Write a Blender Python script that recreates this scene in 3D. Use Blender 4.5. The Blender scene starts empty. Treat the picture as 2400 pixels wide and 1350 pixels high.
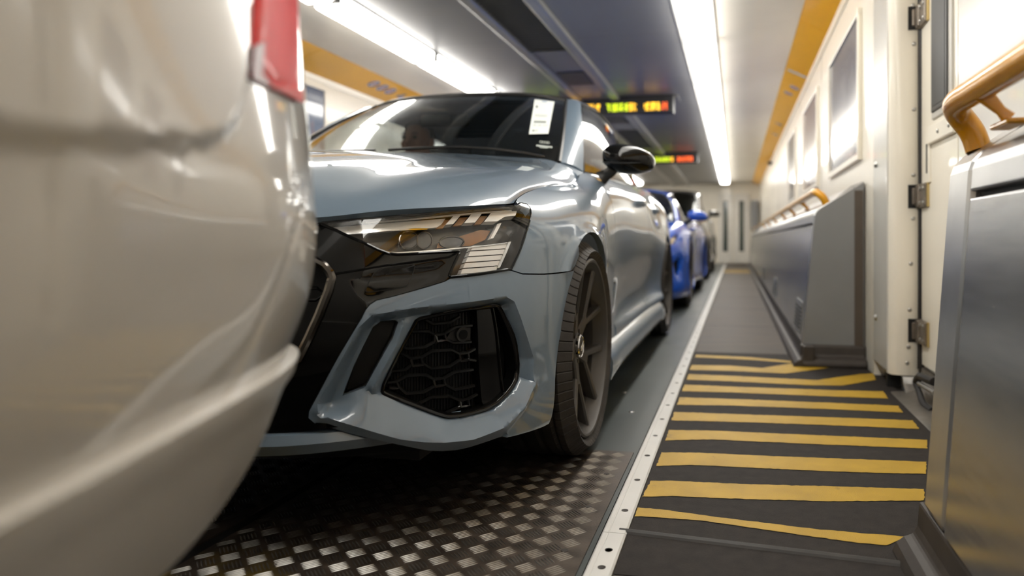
import bpy, bmesh, math, random
import numpy as np
from mathutils import Vector, Matrix
from mathutils.bvhtree import BVHTree
from mathutils.geometry import delaunay_2d_cdt
random.seed(7); rng = np.random.default_rng(7)
scene = bpy.context.scene
COL = scene.collection

# ------------------------------------------------------------------ camera
FPX, THETA, VPX, VPY, CAMH = 1600.0, math.radians(10.0), 1723.0, 562.0, 0.648
PPX = VPX - FPX * math.tan(THETA)
cam_d = bpy.data.cameras.new('camera'); cam = bpy.data.objects.new('camera', cam_d); COL.objects.link(cam)
cam.location = (0, 0, CAMH); cam.rotation_euler = (math.radians(90), 0, THETA)
cam_d.sensor_width = 36.0; cam_d.lens = 36.0 * FPX / 2400.0
cam_d.shift_x = (1200 - PPX) / 2400.0; cam_d.shift_y = (VPY - 675) / 2400.0
cam_d.clip_start = 0.02; cam_d.clip_end = 100
cam_d.dof.use_dof = True; cam_d.dof.focus_distance = 1.66; cam_d.dof.aperture_fstop = 1.8
scene.camera = cam

# ------------------------------------------------------------------ world, exposure
w = bpy.data.worlds.new('tunnel_dark'); scene.world = w; w.use_nodes = True
w.node_tree.nodes['Background'].inputs[0].default_value = (0.012, 0.012, 0.013, 1)
w.node_tree.nodes['Background'].inputs[1].default_value = 1.0
scene.view_settings.view_transform = 'Standard'; scene.view_settings.look = 'None'
scene.view_settings.gamma = 1.0; scene.view_settings.use_curve_mapping = False
scene.view_settings.exposure = 1.0
LAMP = 6.5      # emission of the fluorescent diffusers
scene.cycles.max_bounces = 10; scene.cycles.transparent_max_bounces = 16
scene.cycles.sample_clamp_indirect = 6.0
scene.cycles.caustics_reflective = False; scene.cycles.caustics_refractive = False

CAM = np.array([0, 0, CAMH]); SN, CS = math.sin(THETA), math.cos(THETA)
def ray(u, v):
    a = (u - PPX) / FPX; b = (VPY - v) / FPX
    return np.array([-SN + CS * a, CS + SN * a, b])
def at_z(u, v, z=0.0):
    d = ray(u, v); return CAM + d * ((z - CAMH) / d[2])
def at_x(u, v, X):
    d = ray(u, v); return CAM + d * (X / d[0])
def at_y(u, v, Y):
    d = ray(u, v); return CAM + d * (Y / d[1])

# ------------------------------------------------------------------ materials
MATS = {}
def mat(name, col=(.5,.5,.5), rough=.5, metal=0.0, coat=0.0, spec=.5, var=.06, vscale=8.0, bump=0.0, bscale=60.0,
        emit=None, estr=0.0, coat_rough=.03, stretch=None, rvar=0.0, trans=0.0, ior=1.45):
    if name in MATS: return MATS[name]
    m = bpy.data.materials.new(name); m.use_nodes = True; nt = m.node_tree; b = nt.nodes['Principled BSDF']
    b.inputs['Roughness'].default_value = rough; b.inputs['Metallic'].default_value = metal
    b.inputs['Coat Weight'].default_value = coat; b.inputs['Coat Roughness'].default_value = coat_rough
    b.inputs['Specular IOR Level'].default_value = spec; b.inputs['IOR'].default_value = ior
    b.inputs['Transmission Weight'].default_value = trans
    tc = nt.nodes.new('ShaderNodeTexCoord'); mp = nt.nodes.new('ShaderNodeMapping')
    nt.links.new(tc.outputs['Object'], mp.inputs['Vector'])
    if stretch: mp.inputs['Scale'].default_value = stretch
    n = nt.nodes.new('ShaderNodeTexNoise'); n.inputs['Scale'].default_value = vscale; n.inputs['Detail'].default_value = 5
    nt.links.new(mp.outputs[0], n.inputs['Vector'])
    r = nt.nodes.new('ShaderNodeValToRGB'); c = np.array(col)
    r.color_ramp.elements[0].position = .3; r.color_ramp.elements[1].position = .7
    r.color_ramp.elements[0].color = (*np.clip(c * (1 - var), 0, 1), 1); r.color_ramp.elements[1].color = (*np.clip(c * (1 + var), 0, 1), 1)
    nt.links.new(n.outputs['Fac'], r.inputs['Fac']); nt.links.new(r.outputs['Color'], b.inputs['Base Color'])
    if rvar > 0:
        mr = nt.nodes.new('ShaderNodeMapRange'); mr.inputs['To Min'].default_value = max(0, rough - rvar); mr.inputs['To Max'].default_value = rough + rvar
        nt.links.new(n.outputs['Fac'], mr.inputs['Value']); nt.links.new(mr.outputs[0], b.inputs['Roughness'])
    if bump > 0:
        n2 = nt.nodes.new('ShaderNodeTexNoise'); n2.inputs['Scale'].default_value = bscale; n2.inputs['Detail'].default_value = 3
        nt.links.new(mp.outputs[0], n2.inputs['Vector'])
        bp = nt.nodes.new('ShaderNodeBump'); bp.inputs['Strength'].default_value = bump; bp.inputs['Distance'].default_value = .002
        nt.links.new(n2.outputs['Fac'], bp.inputs['Height']); nt.links.new(bp.outputs['Normal'], b.inputs['Normal'])
    if emit:
        b.inputs['Emission Color'].default_value = (*emit, 1); b.inputs['Emission Strength'].default_value = estr
    MATS[name] = m; return m
def glass_mat(name, tint=(.5,.5,.5), refl=1.0, rough=.0, ior=1.5):
    """thin glazing: tinted see-through film plus a Fresnel mirror"""
    if name in MATS: return MATS[name]
    m = bpy.data.materials.new(name); m.use_nodes = True; nt = m.node_tree
    for n in list(nt.nodes):
        if n.type != 'OUTPUT_MATERIAL': nt.nodes.remove(n)
    out = [n for n in nt.nodes if n.type == 'OUTPUT_MATERIAL'][0]
    t = nt.nodes.new('ShaderNodeBsdfTransparent')
    nz = nt.nodes.new('ShaderNodeTexNoise'); nz.inputs['Scale'].default_value = 3
    cr = nt.nodes.new('ShaderNodeValToRGB'); c = np.array(tint)
    cr.color_ramp.elements[0].color = (*np.clip(c * .97, 0, 1), 1); cr.color_ramp.elements[1].color = (*np.clip(c * 1.03, 0, 1), 1)
    nt.links.new(nz.outputs['Fac'], cr.inputs['Fac']); nt.links.new(cr.outputs['Color'], t.inputs['Color'])
    g = nt.nodes.new('ShaderNodeBsdfGlossy'); g.inputs['Roughness'].default_value = rough; g.inputs['Color'].default_value = (refl, refl, refl, 1)
    ge = nt.nodes.new('ShaderNodeNewGeometry'); dp = nt.nodes.new('ShaderNodeVectorMath'); dp.operation = 'DOT_PRODUCT'
    nt.links.new(ge.outputs['Incoming'], dp.inputs[0]); nt.links.new(ge.outputs['Normal'], dp.inputs[1])
    prev = dp.outputs['Value']; f0 = ((ior-1)/(ior+1))**2
    for op, val, first in (('ABSOLUTE', None, False), ('SUBTRACT', 1.0, True), ('POWER', 5.0, False), ('MULTIPLY', 1-f0, False), ('ADD', f0, False)):
        f = nt.nodes.new('ShaderNodeMath'); f.operation = op; f.use_clamp = True
        if first: f.inputs[0].default_value = val; nt.links.new(prev, f.inputs[1])
        else:
            nt.links.new(prev, f.inputs[0])
            if val is not None: f.inputs[1].default_value = val
        prev = f.outputs[0]
    mx = nt.nodes.new('ShaderNodeMixShader')
    nt.links.new(f.outputs[0], mx.inputs[0]); nt.links.new(t.outputs[0], mx.inputs[1]); nt.links.new(g.outputs[0], mx.inputs[2])
    nt.links.new(mx.outputs[0], out.inputs['Surface'])
    MATS[name] = m; return m

M_CREAM = mat('cream_paint', (.86,.815,.72), .28, coat=.3, var=.03, vscale=2.5, bump=.03, bscale=90)
M_PANELW = mat('ceiling_panel_pale', (.88,.84,.76), .32, coat=.2, var=.03, vscale=2)
M_CEIL = mat('ceiling_panel_grey', (.25,.25,.252), .40, metal=.2, var=.06, vscale=1.2)
M_TRIMG = mat('ceiling_trim_grey', (.36,.36,.35), .35, metal=.4, var=.04)
M_DARKGR = mat('duct_dark', (.05,.05,.05), .5, metal=.2)
M_YEL = mat('yellow_band', (.95,.48,.006), .32, coat=.3, var=.03, vscale=3)
M_RAILY = mat('handrail_yellow', (.76,.35,.008), .28, coat=.5, var=.08, vscale=20)
M_STEEL = mat('brushed_steel', (.42,.42,.42), .24, metal=.85, var=.10, vscale=7, stretch=(1,1,14), rvar=.07, bump=.04, bscale=30)
M_STEELH = mat('brushed_steel_edge', (.50,.50,.50), .28, metal=.85, var=.08, vscale=9)
M_GREYP = mat('grey_lacquer', (.22,.225,.235), .36, coat=.15, var=.04, vscale=5)
M_RUBBER = mat('dark_rubber', (.028,.026,.025), .55, var=.25, vscale=14, bump=.1)
M_SKIRT = mat('brown_skirting', (.045,.037,.032), .55, var=.25, vscale=12, bump=.08)
M_BLACK = mat('flat_black', (.012,.012,.012), .6, var=.2)
M_GASKET = mat('door_gasket_black', (.02,.018,.018), .42, var=.25)
M_IRON = mat('worn_hinge_iron', (.22,.19,.16), .42, metal=.6, var=.3, vscale=30, bump=.15)
M_BRASS = mat('brass_edge', (.55,.42,.18), .4, metal=.7)
M_SCREW = mat('screw_steel', (.45,.44,.42), .3, metal=.9, var=.15, vscale=60)
M_DECK = mat('deck_green_grey', (.050,.060,.060), .42, var=.22, vscale=3.0, rvar=.1, bump=.06, bscale=120)
M_WALKB = mat('antislip_brown', (.021,.017,.015), .7, spec=.3, var=.28, vscale=30, bump=.6, bscale=420)
M_WALKG = mat('worn_walkway_brown', (.070,.057,.047), .55, spec=.25, var=.45, vscale=4.5, stretch=(.6,2.2,1), rvar=.12, bump=.12, bscale=60)
M_STRIPW = mat('white_edge_strip', (.66,.655,.64), .36, var=.05, vscale=6, bump=.03)
M_HOLE = mat('countersunk_hole', (.03,.024,.02), .6)
def paint_yellow():
    m = mat('floor_stripe_yellow', (.47,.29,.018), .5, var=.12, vscale=9, bump=.5, bscale=420)
    nt = m.node_tree; b = nt.nodes['Principled BSDF']; tc = nt.nodes.new('ShaderNodeTexCoord')
    n = nt.nodes.new('ShaderNodeTexNoise'); n.inputs['Scale'].default_value = 11; n.inputs['Detail'].default_value = 8; n.inputs['Roughness'].default_value = .72
    nt.links.new(tc.outputs['Object'], n.inputs['Vector'])
    r = nt.nodes.new('ShaderNodeValToRGB'); r.color_ramp.elements[0].position = .62; r.color_ramp.elements[1].position = .74
    nt.links.new(n.outputs['Fac'], r.inputs['Fac'])
    old = b.inputs['Base Color'].links[0].from_socket
    mx = nt.nodes.new('ShaderNodeMixRGB'); mx.inputs[2].default_value = (.16,.10,.03,1)
    nt.links.new(r.outputs['Color'], mx.inputs[0]); nt.links.new(old, mx.inputs[1]); nt.links.new(mx.outputs[0], b.inputs['Base Color'])
    return m
M_STRIPEY = paint_yellow()

# ------------------------------------------------------------------ mesh helpers
def tag(o, label=None, cat=None, group=None, kind=None):
    if label: o['label'] = label
    if cat: o['category'] = cat
    if group: o['group'] = group
    if kind: o['kind'] = kind
    return o
def empty(name, loc=(0,0,0), label=None, cat=None, group=None):
    o = bpy.data.objects.new(name, None); COL.objects.link(o); o.location = loc; o.empty_display_size = .1
    return tag(o, label, cat, group)
def mk(name, verts, faces, m, parent=None, smooth=True, angle=35, loc=None):
    me = bpy.data.meshes.new(name); me.from_pydata([tuple(map(float, v)) for v in verts], [], [tuple(map(int, f)) for f in faces])
    me.update()
    if smooth and len(me.polygons):
        me.polygons.foreach_set('use_smooth', [True] * len(me.polygons)); me.set_sharp_from_angle(angle=math.radians(angle))
    if isinstance(m, (list, tuple)):
        for x in m: me.materials.append(x)
    else: me.materials.append(m)
    o = bpy.data.objects.new(name, me); COL.objects.link(o)
    if parent: o.parent = parent
    if loc is not None: o.location = loc
    return o
class MB:
    """collects shapes for ONE mesh object"""
    def __init__(s): s.v = []; s.f = []
    def add(s, v, f):
        n = len(s.v); s.v += [tuple(map(float, p)) for p in v]; s.f += [tuple(int(i) + n for i in q) for q in f]; return s
    def box(s, x0, x1, y0, y1, z0, z1, bev=0.0):
        if bev <= 0:
            v = [(x, y, z) for x in (x0, x1) for y in (y0, y1) for z in (z0, z1)]
            f = [(0,1,3,2),(4,6,7,5),(0,4,5,1),(2,3,7,6),(0,2,6,4),(1,5,7,3)]
            return s.add(v, f)
        b = bmesh.new(); bmesh.ops.create_cube(b, size=1)
        for q in b.verts: q.co = ((x0+x1)/2 + q.co.x*(x1-x0), (y0+y1)/2 + q.co.y*(y1-y0), (z0+z1)/2 + q.co.z*(z1-z0))
        bmesh.ops.bevel(b, geom=b.edges[:], offset=bev, segments=2, affect='EDGES', profile=.5)
        b.verts.index_update(); s.add([q.co for q in b.verts], [[q.index for q in f.verts] for f in b.faces]); b.free(); return s
    def tube(s, pts, r, n=10, closed=False, cap=True, up=None, sx=1.0):
        pts = [np.array(p, float) for p in pts]; K = len(pts); rs = r if hasattr(r, '__len__') else [r] * K
        base = len(s.v); prev = None
        for i, p in enumerate(pts):
            if closed: t = pts[(i+1) % K] - pts[i-1]
            else: t = pts[min(i+1, K-1)] - pts[max(i-1, 0)]
            t = t / (np.linalg.norm(t) + 1e-12)
            if prev is None:
                u0 = np.array(up if up is not None else ((0,0,1) if abs(t[2]) < .9 else (1,0,0)), float)
            else: u0 = prev
            a = u0 - t * u0.dot(t); a /= np.linalg.norm(a) + 1e-12; b = np.cross(t, a); prev = a
            for k in range(n):
                an = 2 * math.pi * k / n; s.v.append(tuple(p + rs[i] * (a * math.cos(an) + b * math.sin(an) * sx)))
        m_ = K if closed else K - 1
        for i in range(m_):
            for k in range(n):
                a0 = base + i*n + k; a1 = base + i*n + (k+1) % n; b0 = base + ((i+1) % K)*n + k; b1 = base + ((i+1) % K)*n + (k+1) % n
                s.f.append((a0, a1, b1, b0))
        if cap and not closed:
            s.f.append(tuple(base + k for k in range(n))[::-1]); s.f.append(tuple(base + (K-1)*n + k for k in range(n)))
        return s
    def prism(s, poly, ax, a0, a1):
        """poly in the other two axes (x,y,z order) swept along axis ax from a0 to a1"""
        n = len(poly); o = [i for i in range(3) if i != ax]; v = []
        for a in (a0, a1):
            for p in poly:
                q = [0,0,0]; q[ax] = a; q[o[0]] = p[0]; q[o[1]] = p[1]; v.append(q)
        f = [tuple(range(n)), tuple(range(2*n-1, n-1, -1))] + [(i, i+n, (i+1) % n + n, (i+1) % n) for i in range(n)]
        return s.add(v, f)
    def lathe(s, prof, axis=0, n=48, c=(0,0,0), closed=False):
        """prof = (r, a) pairs around axis"""
        base = len(s.v); K = len(prof); o = [i for i in range(3) if i != axis]
        for k in range(n):
            an = 2*math.pi*k/n
            for r, a in prof:
                q = [0,0,0]; q[axis] = a + c[axis]; q[o[0]] = c[o[0]] + r*math.cos(an); q[o[1]] = c[o[1]] + r*math.sin(an); s.v.append(tuple(q))
        for k in range(n):
            for i in range(K if closed else K-1):
                j = (i+1) % K; k2 = (k+1) % n
                s.f.append((base+k*K+i, base+k2*K+i, base+k2*K+j, base+k*K+j))
        return s
    def disc(s, c, nrm, r, n=12, th=.002):
        nrm = np.array(nrm, float); nrm /= np.linalg.norm(nrm); c = np.array(c, float)
        return s.tube([c, c + nrm*th], r, n)
    def grid(s, A):
        """A: (n,m,3) array"""
        A = np.asarray(A); n, m = A.shape[:2]; base = len(s.v); s.v += [tuple(p) for p in A.reshape(-1, 3)]
        for i in range(n-1):
            for j in range(m-1): s.f.append((base+i*m+j, base+(i+1)*m+j, base+(i+1)*m+j+1, base+i*m+j+1))
        return s
    def mirror_x(s):
        n = len(s.v); s.v += [(-x, y, z) for x, y, z in s.v]; s.f += [tuple(i + n for i in q[::-1]) for q in s.f]; return s
    def build(s, name, m, parent=None, smooth=True, angle=35, recalc=True, bevel=0):
        o = mk(name, s.v, s.f, m, parent, False)
        if recalc:
            b = bmesh.new(); b.from_mesh(o.data); bmesh.ops.recalc_face_normals(b, faces=b.faces); b.to_mesh(o.data); b.free()
        if smooth and len(o.data.polygons):
            o.data.polygons.foreach_set('use_smooth', [True]*len(o.data.polygons)); o.data.set_sharp_from_angle(angle=math.radians(angle))
        if bevel > 0:
            bv = o.modifiers.new('edge', 'BEVEL'); bv.width = bevel; bv.segments = 2; bv.limit_method = 'ANGLE'
        return o
def mirrored(o, name=None):
    """a copy of a mesh object reflected in its parent's x = 0 plane"""
    me = o.data.copy(); b = bmesh.new(); b.from_mesh(me)
    for q in b.verts: q.co.x = -q.co.x
    bmesh.ops.reverse_faces(b, faces=b.faces); b.to_mesh(me); b.free()
    c = bpy.data.objects.new(name or o.name.split('.')[0], me); COL.objects.link(c); c.parent = o.parent
    return c
def copy_tree(o, parent=None):
    c = o.copy(); COL.objects.link(c); c.parent = parent
    for ch in list(o.children): copy_tree(ch, c)
    return c

# ------------------------------------------------------------------ curves and lofted surfaces
def spline_basis(x, xq):
    x = np.asarray(x, float); n = len(x); h = np.diff(x); A = np.zeros((n, n)); R = np.zeros((n, n)); A[0,0] = A[-1,-1] = 1
    for i in range(1, n-1):
        A[i,i-1] = h[i-1]; A[i,i] = 2*(h[i-1]+h[i]); A[i,i+1] = h[i]
        R[i,i-1] = 6/h[i-1]; R[i,i] = -6/h[i-1] - 6/h[i]; R[i,i+1] = 6/h[i]
    Mm = np.linalg.solve(A, R); B = np.zeros((len(xq), n)); k = np.clip(np.searchsorted(x, xq, side='right') - 1, 0, n-2)
    for r, (q, i) in enumerate(zip(xq, k)):
        a = (x[i+1]-q)/h[i]; b = (q-x[i])/h[i]; B[r,i] += a; B[r,i+1] += b
        B[r] += ((a**3-a)*Mm[i] + (b**3-b)*Mm[i+1]) * h[i]**2/6
    return B
def spline(pts, n):
    pts = np.array(pts, float); t = np.concatenate([[0], np.cumsum(np.linalg.norm(np.diff(pts, axis=0), axis=1))])
    d = spline_basis(t, np.linspace(0, t[-1], max(n*4, 200))) @ pts
    return resample(d, n)
def resample(d, n):
    d = np.asarray(d, float); s_ = np.concatenate([[0], np.cumsum(np.linalg.norm(np.diff(d, axis=0), axis=1))])
    q = np.linspace(0, s_[-1], n); return np.stack([np.interp(q, s_, d[:,k]) for k in range(d.shape[1])], 1)
def pchip(x, y, xq):
    x = np.asarray(x, float); y = np.asarray(y, float); h = np.diff(x); d = np.diff(y)/h; m = np.zeros(len(x))
    for i in range(1, len(x)-1):
        if d[i-1]*d[i] > 0:
            w1 = 2*h[i]+h[i-1]; w2 = h[i]+2*h[i-1]; m[i] = (w1+w2)/(w1/d[i-1]+w2/d[i])
    m[0] = d[0]; m[-1] = d[-1]
    k = np.clip(np.searchsorted(x, xq, side='right')-1, 0, len(x)-2); t = (xq-x[k])/h[k]
    return (2*t**3-3*t**2+1)*y[k] + (t**3-2*t**2+t)*h[k]*m[k] + (-2*t**3+3*t**2)*y[k+1] + (t**3-t**2)*h[k]*m[k+1]
def gsm(a, s):
    if s <= 0: return a
    r = int(3*s); k = np.exp(-.5*(np.arange(-r, r+1)/s)**2); k /= k.sum()
    return np.convolve(np.pad(a, r, mode='edge'), k, 'valid')
def coons(bot, top, left, right, n=30, m=30):
    """bot/top: curves along u, left/right along v"""
    B, T, L, R = resample(bot, n), resample(top, n), resample(left, m), resample(right, m)
    u = np.linspace(0, 1, n)[:,None,None]; v = np.linspace(0, 1, m)[None,:,None]
    return (1-v)*B[:,None] + v*T[:,None] + (1-u)*L[None] + u*R[None] - ((1-u)*(1-v)*B[0] + u*(1-v)*B[-1] + (1-u)*v*T[0] + u*v*T[-1])
def sstep(a, b, x):
    t = np.clip((x-a)/(b-a), 0, 1); return t*t*(3-2*t)
def chaikin(P, it=2):
    P = np.array(P, float)
    for _ in range(it):
        Q = np.roll(P, -1, 0); P = np.stack([.75*P+.25*Q, .25*P+.75*Q], 1).reshape(-1, 2)
    return P
def inside(poly, pts):
    poly = np.asarray(poly); x, y = pts[:,0], pts[:,1]; r = np.zeros(len(pts), bool); n = len(poly)
    for i in range(n):
        x0, y0 = poly[i]; x1, y1 = poly[(i+1) % n]
        if y0 == y1: continue
        c = ((y0 > y) != (y1 > y)) & (x < (x1-x0)*(y-y0)/(y1-y0) + x0); r ^= c
    return r
def pdist(line, pts, closed=True):
    line = np.asarray(line); best = np.full(len(pts), 1e9); n = len(line)
    for i in range(n if closed else n-1):
        a = line[i]; b = line[(i+1) % n]; d = b-a; L = d.dot(d)+1e-15
        t = np.clip(((pts-a)@d)/L, 0, 1); best = np.minimum(best, np.linalg.norm(pts-(a+t[:,None]*d), axis=1))
    return best
def sdist(poly, pts):
    d = pdist(poly, pts); return np.where(inside(poly, pts), d, -d)
def dens(poly, res, closed=True):
    out = []; poly = np.asarray(poly, float); n = len(poly)
    for i in range(n if closed else n-1):
        a = poly[i]; b = poly[(i+1) % n]; k = max(1, int(round(np.linalg.norm(b-a)/res)))
        for j in range(k): out.append(a+(b-a)*j/k)
    if not closed: out.append(poly[-1])
    return np.array(out)
def tri_region(outer, holes=(), res=.01, lines=()):
    outer = dens(outer, res); hs = [dens(h, res) for h in holes]
    lo, hi = outer.min(0), outer.max(0)
    gx = np.arange(lo[0]+res/2, hi[0], res); gy = np.arange(lo[1]+res/2, hi[1], res)
    g = np.stack(np.meshgrid(gx, gy, indexing='ij'), -1).reshape(-1, 2)
    if len(g):
        k = inside(outer, g) & (pdist(outer, g) > .45*res)
        for h in hs: k &= ~inside(h, g) & (pdist(h, g) > .45*res)
        g = g[k]
    ls = [dens(q, res, c) for q, c in lines]
    for q, (_, c) in zip(ls, lines):
        if len(g): g = g[pdist(q, g, c) > .4*res]
    pts = list(outer); ed = [(i, (i+1) % len(outer)) for i in range(len(outer))]
    for h in hs:
        b = len(pts); pts += list(h); ed += [(b+i, b+(i+1) % len(h)) for i in range(len(h))]
    for q, (_, c) in zip(ls, lines):
        b = len(pts); pts += list(q); ed += [(b+i, b+(i+1) % len(q)) for i in range(len(q) if c else len(q)-1)]
    pts += list(g)
    V, E, F, _, _, _ = delaunay_2d_cdt([Vector((float(p[0]), float(p[1]))) for p in pts], ed, [], 0, 1e-7)
    V = np.array([tuple(v) for v in V]); F = np.array([f for f in F if len(f) == 3])
    c = V[F].mean(1); k = inside(outer, c)
    for h in hs: k &= ~inside(h, c)
    return V, F[k]
class Loft:
    """plan curve from nose centre round the side, with a vertical profile that changes along it"""
    HT = .75
    def __init__(s, plan, stations, n=420, nt=90, smooth=5, origin=(0,0,0), sgn=1):
        s.sgn = sgn
        plan = np.array(plan, float); ch = np.concatenate([[0], np.cumsum(np.linalg.norm(np.diff(plan, axis=0), axis=1))])
        d = spline_basis(ch, np.linspace(0, ch[-1], 3000)) @ plan
        al = np.concatenate([[0], np.cumsum(np.linalg.norm(np.diff(d, axis=0), axis=1))])
        s.L = al[-1]; s.n, s.nt = n, nt; s.ps = np.linspace(0, s.L, n)
        pl = np.stack([np.interp(s.ps, al, d[:,k]) for k in range(2)], 1); s.plan = pl
        tg = np.gradient(pl, axis=0); tg /= np.linalg.norm(tg, axis=1)[:,None]
        nx, ny = gsm(tg[:,1], smooth), gsm(-tg[:,0], smooth); ln = np.hypot(nx, ny); nrm = np.stack([nx/ln, ny/ln], 1)*sgn; nrm[0] = (0,-sgn)
        sp = np.array([al[int(np.argmin(np.linalg.norm(d-np.array(q[0]), axis=1)))] for q in stations])
        kn = np.array([q[1] for q in stations], float)             # (S,K,2)
        K = kn.shape[1]; ins = np.zeros((n, K)); zz = np.zeros((n, K))
        for k in range(K):
            ins[:,k] = gsm(pchip(sp, kn[:,k,0], s.ps), smooth); zz[:,k] = gsm(pchip(sp, kn[:,k,1], s.ps), smooth)
        avg = np.linalg.norm(np.diff(kn, axis=1), axis=2).mean(0); tk = np.concatenate([[0], np.cumsum(avg)]); tk /= tk[-1]; s.tk = tk
        s.ts = np.linspace(0, 1, nt); B = spline_basis(tk, s.ts)
        I = ins @ B.T; Z = zz @ B.T
        G = np.zeros((n, nt, 3)); G[:,:,0] = pl[:,None,0] - nrm[:,None,0]*I; G[:,:,1] = pl[:,None,1] - nrm[:,None,1]*I; G[:,:,2] = Z
        G[0,:,0] = 0
        s.set(G, origin)
    def set(s, G, origin):
        s.G = G; s.O = np.array(origin, float); gu = np.gradient(G, axis=0); gv = np.gradient(G, axis=1)
        N = np.cross(gu, gv)*s.sgn; N /= np.linalg.norm(N, axis=2)[:,:,None]+1e-12; s.N = N
        nt = s.nt
        s.bvh = BVHTree.FromPolygons([tuple(p) for p in G.reshape(-1,3)], [(i*nt+j, (i+1)*nt+j, (i+1)*nt+j+1, i*nt+j+1) for i in range(s.n-1) for j in range(nt-1)])
    def _b(s, A, P):
        P = np.atleast_2d(P); a = np.clip(P[:,0]/s.L*(s.n-1), 0, s.n-1.0001); b = np.clip(P[:,1]/s.HT*(s.nt-1), 0, s.nt-1.0001)
        i = a.astype(int); j = b.astype(int); fa = (a-i)[:,None]; fb = (b-j)[:,None]
        return A[i,j]*(1-fa)*(1-fb) + A[i+1,j]*fa*(1-fb) + A[i,j+1]*(1-fa)*fb + A[i+1,j+1]*fa*fb
    def xyz(s, P, off=0.0):
        n = s._b(s.N, P); n /= np.linalg.norm(n, axis=1)[:,None]+1e-12
        o = np.asarray(off); return s._b(s.G, P) + n*(o[:,None] if o.ndim else o)
    def px(s, u, v):
        d = ray(u, v); o = CAM - s.O
        loc, nn, idx, dist = s.bvh.ray_cast(Vector(o), Vector(d))
        if loc is None:
            q = s.G - o; dn = d/np.linalg.norm(d); along = q@dn; perp = np.linalg.norm(q - along[:,:,None]*dn, axis=2)/np.maximum(along, .1)
            i, j = np.unravel_index(np.argmin(perp), perp.shape); return np.array([s.ps[i], s.ts[j]*s.HT])
        i, j = divmod(idx, s.nt-1); e1 = s.G[i+1,j]-s.G[i,j]; e2 = s.G[i,j+1]-s.G[i,j]; r = np.array(loc)-s.G[i,j]
        k = np.linalg.lstsq(np.stack([e1, e2], 1), r, rcond=None)[0]; k = np.clip(k, 0, 1)
        return np.array([(i+k[0])*s.L/(s.n-1), (j+k[1])*s.HT/(s.nt-1)])
    def poly(s, pxs): return np.array([s.px(*q) for q in pxs])
    def yz(s, y, z, half=None):
        """domain point at lengthwise position y and height z on the side"""
        g = s.G if half is None else s.G
        d = (g[:,:,1]-y)**2 + (g[:,:,2]-z)**2
        lim = int(np.argmax(s.plan[:,0] > .7)); d = d.copy(); d[:lim] = 9
        i, j = np.unravel_index(np.argmin(d), d.shape); return s.refine(i, j, lambda X: np.array([X[1]-y, X[2]-z]))
    def refine(s, i, j, fn):
        q = np.array([s.ps[i], s.ts[j]*s.HT]); e = .004
        for _ in range(4):
            f0 = fn(s._b(s.G, q)[0]); J = np.stack([(fn(s._b(s.G, q+d_)[0])-f0)/e for d_ in (np.array((e,0)), np.array((0,e)))], 1)
            st = np.linalg.lstsq(J, -f0, rcond=1e-6)[0]; q = q+np.clip(st, -.01, .01)
            q = np.array([min(max(q[0],0),s.L), min(max(q[1],0),s.HT)])
        return q
    def patch(s, name, outer, m, parent, holes=(), res=.01, disp=None, off=0.0, flange=.012, mirror=False, angle=38, both=False, lines=()):
        V, F = tri_region(outer, holes, res, lines)
        o = np.full(len(V), float(off));
        if disp is not None: o = o + disp(V)
        X = s.xyz(V, o); Nn = s._b(s.N, V); verts = list(X); faces = [tuple(f) for f in F]
        # orient faces outward
        f0 = F[len(F)//2]; nn = np.cross(X[f0[1]]-X[f0[0]], X[f0[2]]-X[f0[0]])
        if nn.dot(Nn[f0[0]]) < 0: faces = [f[::-1] for f in faces]
        if flange > 0:
            cnt = {}
            for f in faces:
                for a, b in zip(f, f[1:]+f[:1]):
                    if (b, a) in cnt: del cnt[(b, a)]
                    else: cnt[(a, b)] = 1
            idx = {}
            for a, b in cnt:
                for q in (a, b):
                    if q not in idx: idx[q] = len(verts); verts.append(X[q]-Nn[q]*flange)
            for a, b in cnt: faces.append((b, a, idx[a], idx[b]))
        if mirror:
            n = len(verts); verts = verts + [np.array((-p[0], p[1], p[2])) for p in verts]; faces = faces + [tuple(i+n for i in f[::-1]) for f in faces]
        ob = mk(name, verts, faces, m, parent, True, angle)
        if both: mirrored(ob)
        return ob
    def line(s, P, off=0.0, res=.008, closed=False): return s.xyz(dens(P, res, closed), off)
# ================================================================== THE CARRIAGE
Y0, Y1, YEND = -6.0, 18.8, 18.8
XM, ZC = -1.45, 2.165
XW, XWL, XD = .655, -3.60, .79
def struct(o): return tag(o, kind='structure')
def at_plane(u, v, p0, n):
    d = ray(u, v); p0 = np.array(p0, float); n = np.array(n, float); return CAM + d*((p0-CAM).dot(n)/d.dot(n))

# ---- floor
floor = struct(MB().box(-2.62, -.292, Y0, Y1, -.06, 0).build('floor', M_DECK, smooth=False))
MB().box(-.232, 1.0, 3.955, Y1, -.06, .002).build('walkway_panel', M_WALKG, floor, smooth=False)
MB().box(-.232, 1.0, 1.30, 3.95, -.06, .002).build('walkway_antislip_panel', M_WALKB, floor, smooth=False)
MB().box(-.232, 1.0, Y0, 1.295, -.06, .002).build('walkway_panel', M_WALKG, floor, smooth=False)
MB().box(-3.7, -2.64, Y0, Y1, -.06, .002).build('walkway_panel', M_WALKG, floor, smooth=False)
for a in np.arange(5.2, 18, 1.3): MB().box(-.23, .36, a, a+.006, .002, .0028).build('walkway_seam', M_RUBBER, floor, smooth=False)
# low rubber ramp bar across the walkway beside the last stripe
c0, c1 = at_z(1452, 1247), at_z(2150, 1330)
MB().tube([c0+(0,0,-.004), (c0+c1)/2+(0,0,-.004), c1+(0,0,-.004)], .013, 10).build('floor_joint_strip', M_RUBBER, floor)
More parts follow.
